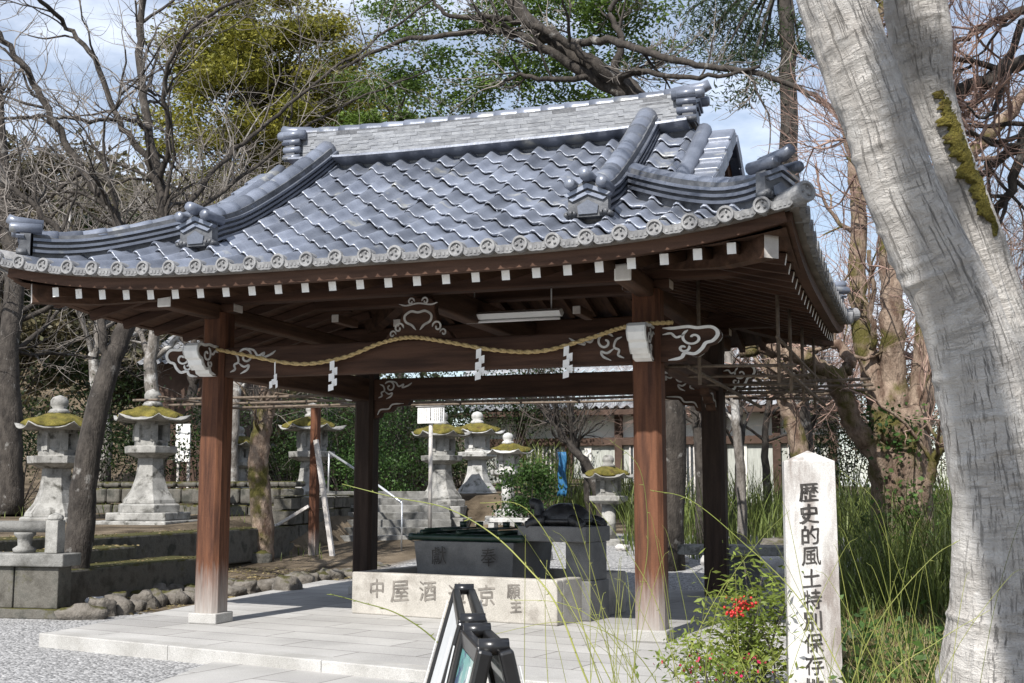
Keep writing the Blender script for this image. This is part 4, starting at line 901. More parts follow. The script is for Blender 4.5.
# notice board
Yn = 24.0; nb = thing('notice_board', 'white notice board with columns of dark writing on a slim pale pole', 'sign', at(431, 528, Yn))
mb = MB(); mb.tube([at(430, 528, Yn), at(431, 407, Yn)], .045, 8); mb.build('pole', M['grey_end'], nb)
a = at(431, 415, Yn-.07); mb = MB(); mb.box(a, (.62, .03, .36), .0); mb.build('board', M['white_paint'], nb, bev=.006)
mb = MB(); mb.box(a+np.array([0, 0, .20]), (.68, .10, .03)); mb.build('board_roof', M['grey_end'], nb)
mb = MB(); r_ = random.Random(3)
for i in range(13):
    x = a[0]-.27+i*.045; z = a[2]+.13
    if 5 <= i <= 7 and i != 6: continue
    while z > a[2]-.12-r_.uniform(0, .03):
        h = r_.uniform(.018, .03); wd = .03 if i == 6 else .012; mb.box((x, a[1]-.0165, z), (wd, .003, h)); z -= h+.008
mb.build('writing', M['letter'], nb)
# low white bench-like slab behind the basin
p = at(512, 520, 26.0); o = MB(); o.box((p[0], p[1], p[2]), (1.2, .35, .10)); [o.box((p[0]+s*.45, p[1], p[2]-.28), (.14, .3, .46)) for s in (-1, 1)]
tag(o.build('stone_bench', M['stone_white'], None, (p[0], p[1], p[2]-.5), bev=.01), 'long low white stone bench behind the dark basin', 'bench')
# stone bench in front of right back post
p = atz(733, 603, 0); bn = thing('stone_bench', 'grey stone slab bench on a dark block behind the right front post', 'bench', (p[0], p[1], 0))
mb = MB(); mb.prism([(-.72, -.25), (-.60, -.33), (.55, -.30), (.74, -.12), (.66, .28), (-.2, .34), (-.70, .2)], (p[0], p[1], .66), (1, 0, 0), (0, 1, 0), (0, 0, .13)); mb.build('slab', M['stone'], bn, bev=.02)
mb = MB(); mb.box((p[0], p[1]+.03, .33), (.75, .36, .66), .1); mb.build('block', M['dark_granite'], bn, bev=.02)

# ================================================================== INSCRIBED PILLAR
pm = atd(814, 718, 8.15); pil = thing('inscribed_pillar', 'square pale granite pillar with pointed top and a column of dark carved characters', 'stone pillar', (pm[0], pm[1], gzs(pm[0], pm[1])))
PWd = .345; ang = R(10); pz1 = 1.75; cs_, sn_ = math.cos(ang), math.sin(ang); pux = np.array([cs_, sn_, 0]); puy = np.array([-sn_, cs_, 0]); pc = np.array([pm[0], pm[1]+.12, 0.0])
def prg(h, z): return [pc+pux*a*h+puy*b*h*.62+UZ*z for a, b in ((-1, -1), (1, -1), (1, 1), (-1, 1))]
mb = MB(); mb.loft([prg(PWd/2*1.05, -.1), prg(PWd/2, pz1), prg(.004, pz1+.075)]); mb.build('shaft', M['marker'], pil, bev=.008)
ins = MB(); zc = pz1-.215
for i, ch in enumerate('歴史的風土特別保存地区'):
    k = (1.05-(zc+.1)/(pz1+.1)*.05); o = pc-puy*(PWd/2*.62*k)-pux*.012+UZ*zc; text(ins, ch, o+pux*rnd.uniform(-.006, .006), pux*(.95+rnd.uniform(-.05, .05)), UZ, -puy, .142, 0, 0, .003); text(ins, ch, o+pux*.006-UZ*.003, pux*.95, UZ, -puy, .142, 0, 0, .0045); zc -= .146
ins.build('inscription', M['letter'], pil)

# ================================================================== A-FRAME SIGN
def folding_sign(fa, na, label, lm, rm, spread, seed):
    ax = unit(na-fa); sd_ = np.array([ax[1], -ax[0], 0]); sd_ = sd_ if sd_[0] < 0 else -sd_; zt_, zb_ = fa[2], .035
    sg_ = thing('folding_sign', label, 'sign', ((fa+na)/2)*np.array([1, 1, 0])+np.array([0, 0, .035]), 'folding signs standing on the path')
    for sgn, pmn in ((1, lm), (-1, rm)):
        top = sd_*sgn*.020; bot = sd_*sgn*spread; fb = lambda base, t: base+top*(1-t)+bot*t-UZ*(zt_-zb_)*t
        nn = unit(np.cross(ax, bot-top-UZ*(zt_-zb_))); nn = nn if nn@(sd_*sgn) > 0 else -nn
        for base in (fa, na):
            fm = MB(); fm.beam(fb(base, 0), fb(base, 1), .030, .040, up=ax); po = fm.build('leg', M['black'], sg_, bev=.006)
            tm = MB(); tm.beam(fb(base, .03)+nn*.0215, fb(base, .97)+nn*.0215, .003, .005, up=ax); tm.build('trim', M['panel_white'], po)
        for t in (.012, .88):
            fm = MB(); fm.beam(fb(fa, t)+ax*.018, fb(na, t)-ax*.018, .022, .040, up=(0, 0, 1)); fm.build('rail', M['black'], sg_, bev=.005)
        pn = MB(); q = [fb(fa, .03)+ax*.02, fb(na, .03)-ax*.02, fb(na, .87)-ax*.02, fb(fa, .87)+ax*.02]; k4 = nn*.004; pn.add([v+k4 for v in q]+[v-k4 for v in q], [(0, 1, 2, 3), (7, 6, 5, 4), (0, 4, 5, 1), (1, 5, 6, 2), (2, 6, 7, 3), (3, 7, 4, 0)])
        pn.build('panel', M[pmn], sg_)
    for base in (fa+ax*.02, na-ax*.02):
        hg = MB(); hg.tube([base-sd_*.030+UZ*.004, base+sd_*.030+UZ*.004], .017, 10); hg.build('hinge', M['black'], sg_)
fa = atd(464, 590, 3.75); na = atd(473, 622, 2.82); na[2] = fa[2]
folding_sign(fa, na, 'black framed folding sign with a white panel, the farther of two on the path', 'panel_white', 'panel_white', .36, 1)
f2 = atd(476, 627, 2.70); n2 = atd(495, 645, 2.38); f2[2] = n2[2] = fa[2]-.005
folding_sign(f2, n2, 'black framed folding sign with a blue green picture, the nearer of two on the path', 'panel_green', 'panel_white', .30, 2)
# ================================================================== TRELLIS
tl = thing('wisteria_trellis', 'flat trellis of thin brown poles hung below the eaves behind the pavilion', 'trellis', (-5, 17.5, 2.7))
for i, y in enumerate((15.95, 16.8, 17.6, 18.3)):
    mb = MB(); mb.tube([(-11.5+rnd.uniform(-.3, .3), y, 2.95+rnd.uniform(-.03, .03)), (-5, y+rnd.uniform(-.05, .05), 2.93), (-.6, y, 2.95+rnd.uniform(-.03, .03))], .022, 6); mb.build('pole', M['pole'], tl)
for i in range(11):
    x = -11.2+i*1.02; mb = MB(); mb.tube([(x, 15.85, 2.99), (x+rnd.uniform(-.05, .05), 18.5, 2.97+rnd.uniform(-.03, .03))], .018, 6); mb.build('pole', M['pole'], tl)
for x in (float(at(375, 500, 18.35)[0]), float(at(719, 500, 18.35)[0])):
    mb = MB(); mb.tube([(x, 18.35, gzs(x, 18.35)), (x, 18.35, 2.95)], .035, 8); mb.build('post', M['pole'], tl)
t2 = thing('wisteria_trellis', 'pole frame hung on vertical rods under the right eaves of the pavilion', 'trellis', (-1.7, 14, 2.75))
for x in (-2.2, -1.3):
    mb = MB(); mb.tube([(x, 11.9, 2.78), (x, 17.6, 2.74)], .022, 6); mb.build('pole', M['pole'], t2)
for y in np.arange(12.0, 17.6, 1.15):
    mb = MB(); mb.tube([(-2.45, y, 2.80), (-1.15, y+.05, 2.77)], .018, 6); mb.build('pole', M['pole'], t2)
for x, y in ((-2.1, 12.0), (-1.32, 12.05), (-1.32, 13.2), (-1.32, 14.6), (-1.32, 16.2)):
    mb = MB(); mb.tube([(x, y, 2.6), (x, y, Uz(x-PX0, y-PY0)-.02)], .02, 6); mb.build('hanger', M['pole'], t2)
mb = MB(); mb.tube([(-1.32, 11.95, 3.05), (-1.32, 17.5, 3.05)], .018, 6); mb.build('pole', M['pole'], t2)

# ================================================================== BUILDINGS BEHIND
YBd = 37.0
def wall_rect(x0, x1, z0, z1, y, th=.12):
    m = MB(); m.box(((x0+x1)/2, y+th/2, (z0+z1)/2), (x1-x0, th, z1-z0)); return m
hx0 = at(470, 450, YBd)[0]; hx1 = at(838, 450, YBd)[0]; g0 = 1.0; zE = at(650, 409, YBd)[2]
hall = thing('temple_hall', 'long low plaster hall with timber posts and grey tiled roof behind the pavilion', 'hall', ((hx0+hx1)/2, YBd+4, g0))
zm = at(650, 441, YBd)[2]
wall_rect(hx0, hx1, zm, zE+.2, YBd).build('plaster_wall', M['plaster'], hall)
wall_rect(hx0, hx1, g0-.6, zm, YBd+.01).build('panel_wall', M['panel_grey'], hall)
mb = MB(); mb.box(((hx0+hx1)/2, YBd-.06, zm), (hx1-hx0, .16, .24)); mb.build('rail_beam', M['far_timber'], hall)
for i, x in enumerate(np.linspace(hx0+.15, hx1-.15, 8)):
    mb = MB(); mb.box((x, YBd-.05, (g0-.6+zE)/2), (.24, .2, zE-g0+.6)); mb.build('post', M['far_timber'], hall)
xs_ = np.linspace(hx0+.15, hx1-.15, 8)
for i in range(7):
    if i in (1, 3, 4, 6):
        mb = MB(); w0, w1 = xs_[i]+.35, xs_[i+1]-.35
        for k in range(int((w1-w0)/.13)): mb.box((w0+k*.13, YBd-.035, (g0-.5+zm)/2), (.05, .04, zm-g0+.2))
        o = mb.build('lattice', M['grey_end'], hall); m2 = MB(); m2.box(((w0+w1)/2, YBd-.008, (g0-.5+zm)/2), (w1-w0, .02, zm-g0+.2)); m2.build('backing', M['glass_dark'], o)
    elif i in (2, 5):
        wall_rect(xs_[i]+.5, xs_[i+1]-.9, g0-.5, zm-.15, YBd-.05, .05).build('plaster_panel', M['plaster'], hall)
def tile_roof(x0, x1, y0, z0, y1, z1, pit=.33, nc=14):
    m = MB()
    for i in range(int((x1-x0)/pit)):
        xa = x0+i*pit
        for j in range(nc):
            t0, t1 = j/nc, (j+1.1)/nc; V = []
            for t, o_ in ((t0, .05), (t1, .0)):
                for u in (0, .15, .35, .7, 1): V.append((xa+u*pit, y0+(y1-y0)*t, z0+(z1-z0)*t+o_+.06*math.cos(2*math.pi*u)))
            m.add(V, [(q, q+1, 5+q+1, 5+q) for q in range(4)])
    return m
tile_roof(hx0-.8, hx1+.8, YBd-.8, zE-.02, YBd+4.5, zE+3.2).build('roof', M['far_tile'], hall)
mb = MB(); mb.box(((hx0+hx1)/2, YBd-.72, zE-.12), (hx1-hx0+1.5, .12, .16)); mb.build('eave_board', M['far_timber'], hall)
for i in range(30):
    x = hx0-.5+i*(hx1-hx0+1)/29; mb = MB(); mb.beam((x, YBd-.70, zE-.20), (x, YBd, zE+.1), .10, .12); mb.build('rafter', M['far_timber'], hall)
Y2 = 43.0; a0 = at(748, 385, Y2)[0]; a1 = at(826, 385, Y2)[0]; zl = at(800, 398, Y2)[2]; zu = at(800, 338, Y2)[2]
up = thing('two_storey_house', 'white two storey house with dark windows and slatted balcony behind the hall', 'house', ((a0+a1)/2, Y2+3, g0))
m = MB(); m.box(((a0+a1)/2, Y2+3, (g0+zu)/2), (a1-a0, 6, zu-g0)); m.build('wall', M['plaster'], up)
for i in range(5):
    x = a0+.35+i*(a1-a0-.7)/4; m = MB(); m.box((x, Y2-.03, zl+.95), (.30, .06, 1.5)); m.build('window', M['glass_dark'], up)
m = MB(); m.box(((a0+a1)/2, Y2-.05, zl+.05), (a1-a0+.1, .14, .2)); m.build('sill_beam', M['far_timber'], up)
m = tile_roof(a0-1.2, a1+.9, Y2-1.2, zu-.1, Y2+3, zu+1.8, nc=9); m.build('roof', M['far_tile'], up)
m = MB(); m.box(((a0+a1)/2+.2, Y2-1.1, zu-.2), (a1-a0+1.8, .14, .16)); m.build('eave_board', M['far_timber'], up)
# left far house roof glimpsed
q = at(178, 346, 34.0); hs = thing('house', 'far house with blue grey tiled roof glimpsed under the left eaves', 'house', (q[0], q[1]+2, 1.0))
tile_roof(q[0]-1.6, q[0]+1.0, q[1], q[2]-.6, q[1]+3, q[2]+1.2, nc=9).build('roof', M['far_tile'], hs)
m = MB(); m.box((q[0]-.3, q[1]+2.3, (q[2]-.3+1)/2), (2.2, 3, q[2]-1.3)); m.build('wall', M['far_timber'], hs)
q = at(183, 443, 26.0); m = MB(); m.box(q, (.42, .05, .95)); bo = m.build('white_board', M['white_paint'], None, tuple(q), bev=.01)
tag(bo, 'blank white board standing behind the pale lantern on the left', 'board'); m = MB(); m.box((q[0]-.15, q[1]+.05, q[2]-.6), (.06, .05, 1.6)); m.box((q[0]+.15, q[1]+.05, q[2]-.6), (.06, .05, 1.6)); m.build('post', M['grey_end'], bo)
# blue sheet in the thicket
q = at(562, 470, 29.0); m = MB()
V = [(q[0]+(i/5-.5)*.22+.02*math.sin(j), q[1]+.05*math.sin(i*2.3+j*.5), q[2]+.45-j*.11) for j in range(11) for i in range(6)]
m.add(V, [(j*6+i, j*6+i+1, (j+1)*6+i+1, (j+1)*6+i) for j in range(10) for i in range(5)], 0, True); o = m.build('blue_sheet', M['blue'], None, tuple(q)); so = o.modifiers.new('s', 'SOLIDIFY'); so.thickness = .01
tag(o, 'narrow strip of bright blue sheeting hanging in the thicket before the hall', 'sheet')

# ================================================================== TREES
class Tree:
    def __init__(s, seed): s.r = np.random.default_rng(seed); s.wood = MB(); s.twig = MB(); s.tips = []
    def limb(s, pts, r0, r1, n=8, k=6, jit=.0, twig=False):
        P = smooth(pts, k); 
        if jit: P[1:-1] += s.r.normal(0, jit, P[1:-1].shape)
        rad = r0+(r1-r0)*np.linspace(0, 1, len(P))**.8; (s.twig if twig else s.wood).tube(P, rad, n, cap=True); return P, rad
    def grow(s, p, d, L, r, lvl, up=.15, bend=.35, nb=(3, 5), ang=(.5, 1.0), wood_r=.018, kr=.62, kl=.62):
        k = 5 if lvl > 0 else 4; P = [np.array(p, float)]; d = unit(d)
        for i in range(k):
            d = unit(d+s.r.normal(0, bend*.45, 3)+np.array([0, 0, up*.4])); P.append(P[-1]+d*L/k)
        P = np.array(P); rad = r*np.linspace(1, .55 if lvl > 0 else .35, k+1); m = s.wood if r > wood_r else s.twig
        m.tube(P, rad, 7 if r > .06 else (5 if r > .02 else 3), cap=False)
        if lvl == 0: s.tips.append(P[-1]); return
        for j in range(s.r.integers(nb[0], nb[1]+1)):
            t = s.r.uniform(.25, 1.0); i = min(int(t*k), k-1); q = P[i]+(P[i+1]-P[i])*(t*k-i); dd = unit(P[i+1]-P[i])
            ax = unit(np.cross(dd, s.r.normal(0, 1, 3))); a = s.r.uniform(*ang); nd = dd*math.cos(a)+ax*math.sin(a)
            s.grow(q, nd, L*kl*s.r.uniform(.7, 1.2), r*kr*s.r.uniform(.75, 1.05)*(1-.3*t), lvl-1, up, bend, nb, ang, wood_r, kr, kl)
        s.grow(P[-1], d, L*kl*1.1, r*.55, lvl-1, up, bend, nb, ang, wood_r, kr, kl)
    def sprout(s, P, rad, n, L, lvl, t0=.3, **k):
        for j in range(n):
            t = s.r.uniform(t0, 1)*(len(P)-2); i = int(t); dd = unit(P[i+1]-P[i]); ax = unit(np.cross(dd, s.r.normal(0, 1, 3))); a = s.r.uniform(.5, 1.1)
            s.grow(P[i], dd*math.cos(a)+ax*math.sin(a), L*s.r.uniform(.6, 1.2), min(rad[i]*.5, .02+.012*lvl), lvl, **k)
    def finish(s, name, label, base, bark, twigm, cat='tree', group=None):
        t = thing(name, label, cat, base, group)
        if s.wood.n: s.wood.build('trunk', M[bark], t)
        if s.twig.n: s.twig.build('twigs', M[twigm], t)
        return t
def leaf_quads(centers, spread, n, size, asp=.55, r_=rng, flat=.0, droop=0.0):
    centers = np.asarray(centers); c_ = centers[r_.integers(0, len(centers), n)]+r_.normal(0, 1, (n, 3))*spread
    a = r_.normal(0, 1, (n, 3)); a[:, 2] = a[:, 2]*(1-flat)-droop; a /= np.linalg.norm(a, axis=1)[:, None]; b = np.cross(a, r_.normal(0, 1, (n, 3))*np.array([1, 1, 1])+np.array([0, 0, flat*2])); b /= np.linalg.norm(b, axis=1)[:, None]+1e-9
    s = size*r_.uniform(.6, 1.3, (n, 1)); a = a*s; b = b*s*asp
    return np.stack([c_-a*.5, c_+b*.5, c_+a*.6, c_-b*.5], 1)
def PT(*l): return [at(*q) for q in l]
# --- leaning cherry on the left
t = Tree(11); base = atz(70, 602, .02)
Y1 = base[1]
tp_, tr0 = t.limb([at(66, 612, Y1), at(72, 592, Y1), at(80, 530, Y1+.1), at(86, 470, Y1+.2), at(97, 410, Y1+.3), at(112, 360, Y1+.5), at(128, 322, Y1+.7)], .235, .13, 14, 6, .008)
F1 = at(128, 322, Y1+.7)
limbs = [([F1, at(150, 300, Y1+1.2), at(165, 250, Y1+2), at(160, 190, Y1+2.3), at(145, 110, Y1+2.6), at(140, 40, Y1+3), at(150, -40, Y1+3)], .15, .07),
 ([F1, at(140, 290, Y1+1), at(120, 225, Y1+1.2), at(82, 170, Y1+1.2), at(48, 110, Y1+1.0), at(15, 55, Y1+.8), at(-20, 10, Y1+.8)], .12, .05),
 ([at(108, 372, Y1+.4), at(100, 320, Y1+.4), at(85, 262, Y1+.2), at(55, 228, Y1), at(20, 195, Y1-.2), at(-20, 175, Y1-.3)], .085, .04),
 ([F1, at(155, 290, Y1+1.5), at(163, 225, Y1+2), at(150, 165, Y1+2), at(118, 120, Y1+1.8), at(95, 60, Y1+1.6), at(60, 20, Y1+1.4), at(20, -20, Y1)], .10, .04),
 ([at(165, 250, Y1+2), at(180, 215, Y1+2.6), at(215, 170, Y1+3.2), at(260, 130, Y1+4), at(320, 80, Y1+4.5), at(390, 30, Y1+5), at(450, -15, Y1+5)], .075, .022),
 ([at(163, 255, Y1+2), at(178, 225, Y1+2.8), at(225, 190, Y1+3.6), at(290, 140, Y1+4.4), at(340, 108, Y1+5), at(430, 70, Y1+5.5)], .065, .02),
 ([at(158, 190, Y1+2.3), at(170, 140, Y1+2), at(165, 80, Y1+1.6), at(190, 30, Y1+1.5), at(260, -10, Y1+1.5)], .07, .03),
 ([at(150, 130, Y1+2.5), at(128, 120, Y1+2), at(90, 120, Y1+1.5), at(40, 118, Y1+1), at(-15, 120, Y1+.8)], .05, .03),
 ([at(82, 170, Y1+1.2), at(60, 190, Y1+1), at(30, 205, Y1+1), at(-10, 215, Y1+1)], .05, .03),
 ([at(290, 140, Y1+4.4), at(292, 100, Y1+4.4), at(300, 50, Y1+4.4), at(297, -10, Y1+4.4)], .025, .014)]
for pts, a, b in limbs:
    P, rd = t.limb(pts, a*.8, b*.8, 8, 6, .02); t.sprout(P, rd, 12, 1.2, 2, .3, up=.05, nb=(2, 4), ang=(.5, 1.25), bend=.5)
t.finish('cherry_tree', 'bare dark cherry tree leaning right in front of the left lanterns', base, 'bark', 'twig')
# --- bare pale trees further back on the left
for i, (px, yb, Y, topx, Ht, sd2, lab) in enumerate(((150, 480, 26, 165, 11, 21, 'bare pale barked tree behind the left corner of the roof'), (10, 470, 24, 5, 10, 22, 'dark bare tree at the left edge behind the balustrade'), (100, 440, 31, 108, 13, 23, 'bare grey tree far behind the leaning cherry'), (215, 440, 33, 200, 11, 24, 'slender bare tree far behind the left roof corner'), (245, 470, 29, 275, 10, 25, 'bare tree standing behind the ridge left end'))):
    t = Tree(sd2); b = at(px, yb, Y); b[2] = gzs(b[0], b[1]); tp2 = at(topx, 150, Y); tp2[2] = Ht*.55
    P, rd = t.limb([b, b+(tp2-b)*.35+np.array([.25, 0, 0]), b+(tp2-b)*.7-np.array([.2, 0, 0]), tp2], .26, .13, 9, 5, .03)
    for q in range(6): t.grow(P[-1-2*(q//2)], unit([t.r.normal(0, .7), t.r.normal(0, .7), .8]), 3.2, .085, 4 if q < 3 else 3, up=.12, nb=(2, 4), kl=.68, bend=.5, ang=(.5, 1.2))
    t.finish('bare_tree', lab, b, 'bark_pale' if i in (0, 2) else 'bark', 'twig')
# --- yellowish evergreen behind the left part of the roof
def evergreen(name, label, px, py, Y, rx, rz, n, leaf, seed, size=.22, bark='bark', nb_=60, holes=.5, cat='tree', ry=None):
    r_ = np.random.default_rng(seed); c_ = at(px, py, Y); b = np.array([c_[0], c_[1], gzs(c_[0], c_[1])]); t = Tree(seed); ry = ry or rx*.8
    top = np.array([c_[0], c_[1], c_[2]+rz*.5]); P, rd = t.limb([b, b+(top-b)*.4+r_.normal(0, .2, 3), b+(top-b)*.75+r_.normal(0, .2, 3), top], max(.12, rx*.07), .06, 8, 5)
    cl = []
    for k in range(nb_):
        d = unit(r_.normal(0, 1, 3)); q = c_+d*np.array([rx, ry, rz])*r_.uniform(.45, 1.0)
        cl.append(q); i = int(np.clip(np.interp(q[2]-.8*rz*.5, P[:, 2], np.arange(len(P))), 0, len(P)-1))
        t.limb([P[i], (P[i]+q)/2+r_.normal(0, .15, 3), q], .05, .015, 4, 3)
    o = t.finish(name, label, b, bark, 'twig', cat); V = []
    for q in cl:
        m_ = int(n/nb_*r_.uniform(.4, 1.6)); V.append(leaf_quads([q], np.array([.42, .42, .20])*rx*.28*r_.uniform(.7, 1.2), m_, size, r_=r_, flat=.5))
    quads('crown', np.concatenate(V), M[leaf], o); return o
evergreen('evergreen_tree', 'large yellow green evergreen behind the left half of the roof', 255, 95, 40, 4.4, 5.0, 60000, 'leaf_yellow', 31, .17, nb_=120)
evergreen('evergreen_tree', 'olive evergreen lower down behind the ridge left end', 330, 130, 46, 4.5, 4.0, 32000, 'leaf_yellow', 32, .17, nb_=80)
evergreen('evergreen_tree', 'dark evergreen far behind the bare trees on the left', 110, 300, 44, 5.5, 5.5, 16000, 'leaf_dark', 33, .26)
evergreen('evergreen_tree', 'deep green evergreen just left of the yellow green one', 20, 260, 40, 4.5, 6.0, 14000, 'leaf_hill', 34, .26)
evergreen('evergreen_tree', 'dull olive evergreen between the bare trees and the left roof corner', 210, 300, 48, 6.0, 6.5, 18000, 'leaf_hill', 35, .26)
# --- gnarled evergreen oak behind the ridge
t = Tree(41); Yo = 21.0
b = at(668, 500, Yo); b[2] = gzs(b[0], b[1])
trunk = [b, at(672, 300, Yo), at(665, 170, Yo), at(640, 100, Yo), at(600, 72, Yo), at(560, 45, Yo), at(520, 10, Yo), at(490, -30, Yo)]
P, rd = t.limb(trunk, .29, .12, 12, 6, .03)
lm = [([at(640, 100, Yo), at(600, 84, Yo), at(560, 58, Yo-.4), at(520, 35, Yo-.6), at(470, 33, Yo-.8), at(400, 42, Yo-1), at(340, 68, Yo-1)], .13, .03),
 ([at(625, 88, Yo), at(590, 60, Yo-.4), at(545, 30, Yo-.6), at(500, 18, Yo-.8), at(450, 15, Yo-1), at(430, -5, Yo-1)], .11, .03),
 ([at(560, 45, Yo), at(600, 40, Yo-.6), at(640, 50, Yo-1), at(680, 62, Yo-1.2), at(740, 70, Yo-1.2), at(800, 88, Yo-1.2), at(835, 110, Yo-1)], .085, .04),
 ([at(650, 110, Yo), at(620, 80, Yo-.5), at(640, 72, Yo-.8), at(700, 78, Yo-1.2), at(760, 66, Yo-1.3)], .08, .03),
 ([at(600, 72, Yo), at(560, 80, Yo-.5), at(520, 75, Yo-.7), at(500, 85, Yo-.9)], .07, .03),
 ([at(610, 75, Yo), at(622, 40, Yo), at(610, 10, Yo), at(640, -20, Yo)], .09, .04)]
LP = [P]
for pts, a, bb in lm:
    Q, r2 = t.limb(pts, a, bb, 8, 6, .02); LP.append(Q); t.sprout(Q, r2, 6, 1.0, 2, .3, up=.2)
o = t.finish('oak_tree', 'gnarled evergreen oak reaching over the roof ridge with glossy leaves', b, 'bark', 'twig')
cl = [at(px, py, Yo+r_) for px, py, r_ in ((430, 5, 1.5), (470, 25, 1.2), (500, 60, 1.5), (530, 70, 1), (560, 75, .8), (440, 55, 1.4), (410, 30, 1.5), (455, 75, 1.5), (480, 85, 1.5), (585, 60, 1.2), (540, 5, 1.5), (580, 10, 1.4), (610, 15, 1), (640, 20, 1), (600, 35, 1), (395, 10, 1.5), (510, 25, 1.5), (540, 100, 1.5), (585, 95, 1.2), (420, 90, 1.5), (645, 60, 1.2), (455, 100, 1.5), (400, 70, 1.5), (620, -5, 1), (490, -5, 1.5))]
r_ = np.random.default_rng(5); V = [leaf_quads([q], np.array([.30, .30, .10])*r_.uniform(.7, 1.3), int(420*r_.uniform(.5, 1.5)), .085, r_=r_, flat=.5) for q0 in cl for q in (q0, q0+r_.normal(0, .35, 3))]
V += [leaf_quads([q+r_.normal(0, .5, 3)], np.array([.22, .22, .08]), 150, .085, r_=r_, flat=.5) for q in cl for _ in range(2)]
quads('crown', np.concatenate(V), M['leaf_oak'], o)
evergreen('evergreen_tree', 'evergreen rising behind the ridge left of the gnarled oak', 400, 130, 36, 2.2, 1.9, 8000, 'leaf_oak', 43, .14, nb_=30)
# --- pine at the upper right, behind the big trunk
t = Tree(44); Yp = 24.0; b = at(800, 520, Yp); b[2] = gzs(b[0], b[1])
P, rd = t.limb([b, at(795, 300, Yp), at(790, 120, Yp), at(785, 20, Yp), at(780, -60, Yp)], .26, .12, 9, 5, .04); cl = []
for (px, py) in ((690, 10), (715, 25), (735, 10), (755, 30), (700, 45), (740, 50), (770, 20), (780, 45), (720, 60), (760, 65), (800, 50), (720, -10), (745, 95)):
    q = at(px, py, Yp+t.r.uniform(-1, 1)); cl.append(q); i = int(t.r.integers(18, len(P)-1)); t.limb([P[min(i, len(P)-1)], (P[min(i, len(P)-1)]+q)/2+np.array([0, 0, .2]), q], .05, .02, 5, 4)
o = t.finish('pine_tree', 'pine with layered needle pads behind the roof right end', b, 'bark', 'twig_dark')
r_ = np.random.default_rng(6); quads('crown', np.concatenate([leaf_quads([q+r_.normal(0, .25, 3)*np.array([1, 1, .3])], np.array([.34, .34, .08]), 240, .13, .22, r_) for q in cl for _ in range(2)]), M['leaf_pine'], o)
# --- reddish bare trees on the right behind the roof
for i, (px, Y, sc, lab, pxt) in enumerate(((735, 27, 7.5, 'reddish bare tree just right of the roof ridge', 740), (805, 25, 7.5, 'reddish bare tree between the roof and the old mossy trunk', 800), (770, 31, 8.5, 'fine twigged bare tree behind the roof right corner', 770), (990, 21, 7, 'reddish bare tree right of the big pale trunk', 1005), (1010, 27, 10, 'tall bare tree at the right edge', 985), (870, 30, 9, 'bare tree far behind the old mossy trunk', 880))):
    t = Tree(50+i); b = at(px, 520, Y); b[2] = gzs(b[0], b[1]); tq = b+np.array([at(pxt, 400, Y)[0]-b[0], 0, sc*.38])
    P, rd = t.limb([b, (b+tq)/2+t.r.normal(0, .15, 3), tq], .13, .07, 7, 5, .02)
    for q in range(6): t.grow(P[-1-(q % 3)*2], unit([t.r.normal(0, .6), t.r.normal(0, .6), .9]), sc*.26, .04, 4, up=.15, nb=(3, 4), bend=.5, ang=(.5, 1.15), kl=.68, wood_r=.03)
    t.finish('bare_tree', lab, b, 'bark', 'twig_red' if i != 4 else 'twig')
# --- old mossy multi-stem tree on the right
t = Tree(61); Ym = 17.2; b = atz(905, 600, 0.0); Ym = b[1]
P, rd = t.limb([at(905, 615, Ym), at(905, 585, Ym), at(903, 520, Ym), at(900, 450, Ym), at(896, 400, Ym)], .52, .38, 16, 6, .03)
for pts, a, bb in (([at(884, 435, Ym), at(874, 380, Ym), at(862, 330, Ym+.2), at(858, 260, Ym+.3), at(857, 180, Ym+.5), at(845, 110, Ym+.7), at(835, 60, Ym+.8), at(808, 20, Ym+1), at(790, -40, Ym+1.2), at(785, -120, Ym+1.3)], .19, .05),
                   ([at(898, 425, Ym), at(893, 380, Ym), at(892, 310, Ym-.1), at(888, 250, Ym), at(880, 180, Ym), at(872, 100, Ym), at(880, 30, Ym), at(885, -50, Ym)], .24, .05),
                   ([at(914, 430, Ym), at(924, 380, Ym), at(928, 320, Ym), at(931, 250, Ym), at(950, 180, Ym), at(1005, 120, Ym), at(1050, 60, Ym), at(1090, -30, Ym)], .23, .05),
                   ([at(905, 500, Ym-.2), at(885, 465, Ym-.3), at(865, 440, Ym-.4), at(848, 410, Ym-.5), at(835, 380, Ym-.6), at(810, 362, Ym-.7), at(775, 350, Ym-.8), at(740, 352, Ym-.8)], .20, .09),
                   ([at(835, 380, Ym-.6), at(850, 365, Ym-.5), at(845, 350, Ym-.4), at(820, 338, Ym-.3), at(795, 335, Ym-.2)], .10, .06),
                   ([at(915, 520, Ym-.3), at(930, 470, Ym-.5), at(945, 440, Ym-.6), at(955, 425, Ym-.6)], .09, .04),
                   ([at(872, 350, Ym-.2), at(873, 300, Ym-.4), at(869, 250, Ym-.5)], .05, .03)):
    Q, r2 = t.limb(pts, a, bb, 10, 6, .02); t.sprout(Q, r2, 5, 1.1, 2, .35, up=.15, nb=(2, 4), bend=.5)
o = t.finish('old_tree', 'old mossy multi stemmed tree with a sawn trunk right of the inscribed pillar', b, 'bark_moss', 'twig_red')
r_ = np.random.default_rng(9); iv = [at(905+r_.normal(0, 18), r_.uniform(410, 560), Ym-.45) for _ in range(26)]
quads('ivy', leaf_quads(iv, np.array([.16, .10, .16]), 900, .07, .8, r_), M['leaf_shrub'], o)
